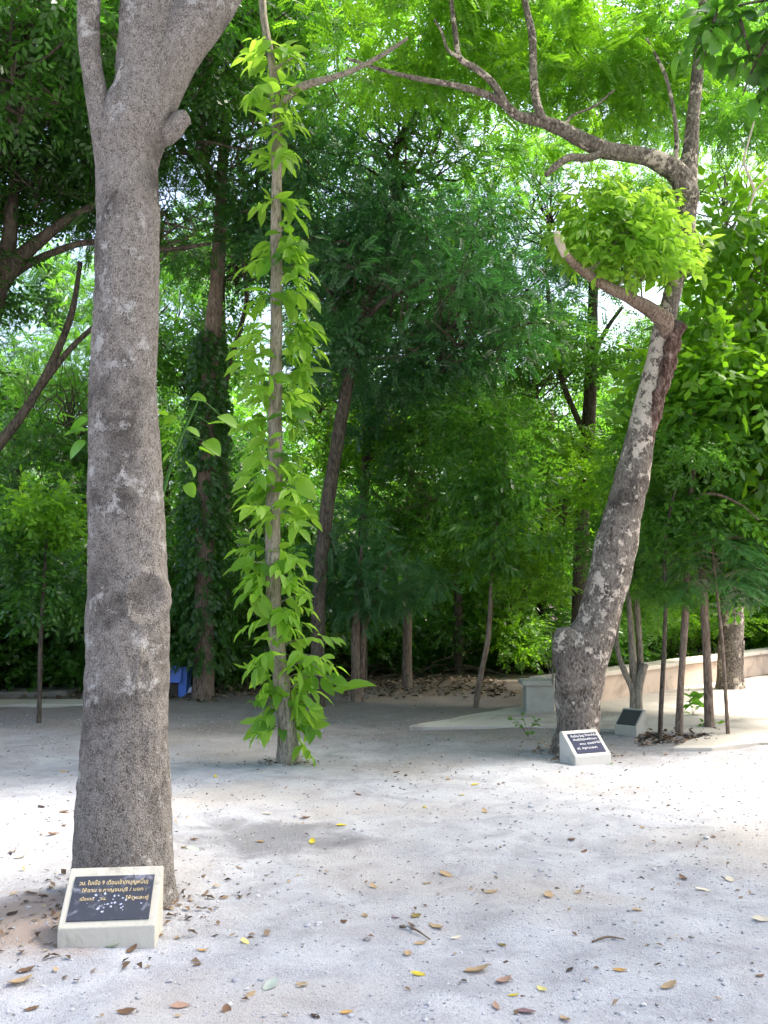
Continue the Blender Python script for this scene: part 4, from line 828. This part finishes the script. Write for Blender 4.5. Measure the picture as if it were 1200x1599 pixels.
nb = 1500; q = [on_ground(rng.uniform(995, 1125), rng.uniform(1140, 1162)) for _ in range(420)]
tag(flakes(420, (np.array([p.x for p in q]), np.array([p.y for p in q])), .04, .09).build('leaf_litter', MATS['litter']), 'dry leaves heaped round the saplings by the grey plaque', kind='stuff')
nb = 2800; yb = 2.6 + 10.5 * rng.random(nb) ** .8; xb = rng.uniform(-.5, .5, nb) * yb; cl = vnoise(xb * 1.1 + 5, yb * 1.1); k_ = cl > rng.uniform(-.7, .7, nb); xb, yb = xb[k_], yb[k_]
tag(flakes(len(xb), (xb, yb), .010, .040).build('leaf_crumbs', MATS['litter']), 'small brown crumbs of leaf scattered over the gravel', kind='stuff')
qx, qy = [], []
for (bx0, by0, r0, n0) in ((big.location.x, big.location.y, .27, 150), (mt.location.x, mt.location.y, .12, 90), (rt.location.x, rt.location.y, .26, 130), (f1.x, f1.y + .1, .26, 60)):
    for k in range(n0):
        th = rng.uniform(0, 6.28); rr_ = r0 + rng.gamma(1.5, .10); qx.append(bx0 + rr_ * math.cos(th)); qy.append(by0 + rr_ * math.sin(th))
tag(flakes(len(qx), (np.array(qx), np.array(qy)), .015, .06).build('leaf_litter', MATS['litter']), 'dry leaf scraps gathered round the feet of the nearer trunks', kind='stuff')
# pebbles
bm = bmesh.new(); bmesh.ops.create_icosphere(bm, subdivisions=1, radius=1); PV = np.array([v.co[:] for v in bm.verts]); PT = np.array([[v.index for v in f.verts] for f in bm.faces]); bm.free()
nb = 6500; yb = 2.6 + 9.5 * rng.random(nb) ** .9; xb = rng.uniform(-.47, .47, nb) * yb; s = rng.gamma(2, .0022, nb) + .002
V = PV[None] * (1 + rng.normal(0, .18, (nb, len(PV), 1))) * np.stack([s, s * rng.uniform(.6, 1, nb), s * rng.uniform(.4, .7, nb)], 1)[:, None]; th = rng.uniform(0, 6.28, nb)
Vx = V[..., 0] * np.cos(th)[:, None] - V[..., 1] * np.sin(th)[:, None]; Vy = V[..., 0] * np.sin(th)[:, None] + V[..., 1] * np.cos(th)[:, None]
V = np.stack([Vx + xb[:, None], Vy + yb[:, None], V[..., 2] + gh(xb, yb)[:, None] + (s * .2)[:, None]], -1)
m = MB().add(V.reshape(-1, 3), None, (PT[None] + (np.arange(nb) * len(PV))[:, None, None]).reshape(-1, 3))
tag(m.build('grit', MATS['pebble'], smooth=False), 'small stones scattered over the gravel', kind='stuff')
# brushwood along the wood's edge
m = MB()
for (px, py, n_, sp) in ((360, 1052, 110, 1.3), (60, 1062, 90, 1.6), (480, 1050, 60, 1.2), (820, 1050, 70, 1.2), (660, 1050, 40, 1.6)):
    c0 = on_ground(px, py)
    for k in range(n_):
        a = Vector((c0.x + rng.normal(0, sp * .6), c0.y + rng.normal(0, .5), rng.uniform(.02, .30) * rng.random())); th = rng.uniform(0, 6.28); L = rng.uniform(.3, 1.0)
        e = a + Vector((math.cos(th) * L, math.sin(th) * L * .5, rng.uniform(-.05, .25) * L)); e.z = max(.02, e.z)
        m.add(*tube([a, (a + e) / 2 + Vector((0, 0, rng.uniform(-.03, .06))), e], [.011, .008, .004], 4, 2, cap=False))
tag(m.build('brushwood', MATS['stick']), 'dead twigs and brushwood heaped along the edge of the wood', kind='stuff')

# ------------------------------------------------------------------ fallen leaves one can pick out
def dry_leaf(name, seed):
    rs = random.Random(seed); V, Q = [], []; n_ = 7; curl = rs.uniform(.05, .35); cup = rs.uniform(.1, .6); wid = rs.uniform(.42, .62)
    for k in range(n_ + 1):
        t = k / n_; w = wid / 2 * math.sin(math.pi * min(1, t * .97 + .015)) ** .8 * rs.uniform(.85, 1.1) + .004
        zc = curl * (t - .45) ** 2 * 2
        for u in (-1, -.5, 0, .5, 1): V.append((u * w, t - .5, zc + cup * (u * w) ** 2 * 2.2 + rs.uniform(-.02, .02)))
    for k in range(n_):
        for u in range(4): a = k * 5 + u; Q.append((a, a + 1, a + 6, a + 5))
    V.append((0, -.68, .03)); b = len(V) - 1
    zmin = min(v[2] for v in V); V = [(x_, y_, z_ - zmin) for x_, y_, z_ in V]
    return MB().add(V, Q, [(2, 1, b), (3, 2, b)]).mesh(name)
DRY = [dry_leaf('dry_leaf', k) for k in range(8)]
FL = [(488, 1307, 'yellow', 18), (533, 1282, 'yellow', 15), (663, 1257, 'yellow', 12), (570, 1423, 'tan', 16), (537, 1435, 'brown', 19), (650, 1427, 'olive', 16), (643, 1440, 'brown', 15), (682, 1442, 'tan', 30), (657, 1470, 'tan', 19), (637, 1488, 'tan', 21), (712, 1461, 'cream', 17), (785, 1475, 'olive', 16), (653, 1525, 'yellow', 22), (745, 1519, 'tan', 40), (787, 1533, 'pink', 30), (802, 1555, 'yellow', 17), (847, 1542, 'lemon', 21), (820, 1582, 'mauve', 30), (775, 1577, 'pink', 22), (541, 1588, 'orange', 20), (493, 1596, 'dark', 18), (423, 1538, 'greygreen', 32), (473, 1539, 'tan', 20), (857, 1397, 'tan', 26), (903, 1387, 'tan', 14), (995, 1418, 'tan', 16), (1067, 1360, 'brown', 20), (1098, 1380, 'cream', 22), (1140, 1367, 'cream', 22), (1190, 1433, 'cream', 26), (1045, 1540, 'tan', 28), (968, 1513, 'orange', 20), (883, 1593, 'tan', 26), (893, 1303, 'brown', 17), (912, 1319, 'brown', 13), (1003, 1287, 'tan', 12), (697, 1355, 'tan', 26), (667, 1370, 'tan', 15), (583, 1375, 'tan', 18), (767, 1388, 'tan', 20), (477, 1272, 'brown', 16), (407, 1308, 'orange', 14), (617, 1425, 'mauve', 14), (890, 1510, 'dark', 17), (1187, 1523, 'brown', 16), (40, 1517, 'brown', 26), (31, 1537, 'tan', 42), (50, 1573, 'brown', 22), (198, 1587, 'brown', 28), (281, 1575, 'pink', 28), (319, 1482, 'orange', 18), (383, 1465, 'lemon', 22), (308, 1504, 'brown', 14), (175, 1478, 'green', 22), (206, 1482, 'brown', 22), (392, 1553, 'tan', 18), (473, 1541, 'cream', 18), (354, 1583, 'brown', 24), (33, 1342, 'cream', 22), (19, 1335, 'brown', 16), (19, 1430, 'dark', 20), (83, 1308, 'brown', 18), (100, 1269, 'brown', 14), (65, 1262, 'dark', 14), (100, 1202, 'orange', 12), (417, 1269, 'cream', 14), (337, 1212, 'yellow', 10), (417, 1355, 'olive', 10), (302, 1322, 'greygreen', 24), (287, 1321, 'olive', 12), (304, 1308, 'brown', 14), (100, 1294, 'brown', 12), (955, 1187, 'green', 8), (742, 1225, 'yellow', 14), (757, 1262, 'tan', 16), (722, 1240, 'yellow', 11), (1115, 1305, 'brown', 11), (620, 1205, 'brown', 12), (700, 1215, 'tan', 11), (560, 1240, 'brown', 12)]
CN = dict(tan='tan', brown='brown', pink='pinkish brown', yellow='bright yellow', lemon='pale lemon', cream='cream', orange='orange-brown', olive='olive', dark='blackish', green='fresh green', greygreen='grey-green', mauve='mauve-brown')
def where(px, py):
    if px < 300: return 'in front of the thick trunk' if py > 1470 else 'beside the thick trunk'
    if py < 1290: return 'in front of the leafy pole tree' if px < 640 else 'in front of the leaning trunk'
    side = 'left' if px < 560 else ('middle' if px < 830 else 'right')
    return ('near the bottom edge, ' if py > 1500 else 'on the open gravel, ') + side + ' of the view'
for k, (px, py, c, w) in enumerate(FL):
    p = on_ground(px, py); o = bpy.data.objects.new('fallen_leaf', DRY[k % 8]); COL.objects.link(o)
    me = DRY[k % 8]
    if not me.materials: me.materials.append(MATS['fallen_tan'])
    o.material_slots[0].link = 'OBJECT'; o.material_slots[0].material = MATS['fallen_' + c]
    L = size(w, p) * 1.12; o.scale = (L, L, L); o.location = (p.x, p.y, ghf(p.x, p.y) + .003); o.rotation_euler = (random.uniform(-.2, .2), random.uniform(-.2, .2), random.uniform(0, 6.28))
    big_ = 'large ' if w >= 26 else ('small ' if w < 15 else '')
    tag(o, f'{big_}{CN[c]} fallen leaf {where(px, py)}', 'leaf', 'fallen leaves on the gravel')
byl = {}
for o in [o for o in COL.objects if o.name.startswith('fallen_leaf')]: byl.setdefault(o['label'], []).append(o)
ORD = ['first', 'second', 'third', 'fourth', 'fifth', 'sixth', 'seventh', 'eighth', 'ninth']; NUM = ['', 'one', 'two', 'three', 'four', 'five', 'six', 'seven', 'eight', 'nine']
for lb_, os_ in byl.items():
    if len(os_) > 1:
        os_.sort(key=lambda o: o.location.x / o.location.y)
        for k, o in enumerate(os_): o['label'] = lb_ + (', leftmost of ' if k == 0 else ', rightmost of ' if k == len(os_) - 1 else ', ' + ORD[k] + ' from left of ') + NUM[len(os_)]
# two sticks
for (a, b, lb_) in (((625, 1441), (672, 1463), 'thin curved stick among the tan leaves on the open gravel'), ((925, 1468), (975, 1463), 'pale straight twig half buried in the gravel on the right')):
    A, B = on_ground(*a), on_ground(*b); A.z = ghf(A.x, A.y) + .006; B.z = ghf(B.x, B.y) + .006; M_ = (A + B) / 2 + Vector((0, .01, .012))
    o = MB().add(*tube([A, M_, B], [.005, .0045, .003], 7, 5, .2, 30)).build('stick', MATS['stick'], None, A); o.location = A; tag(o, lb_, 'stick')
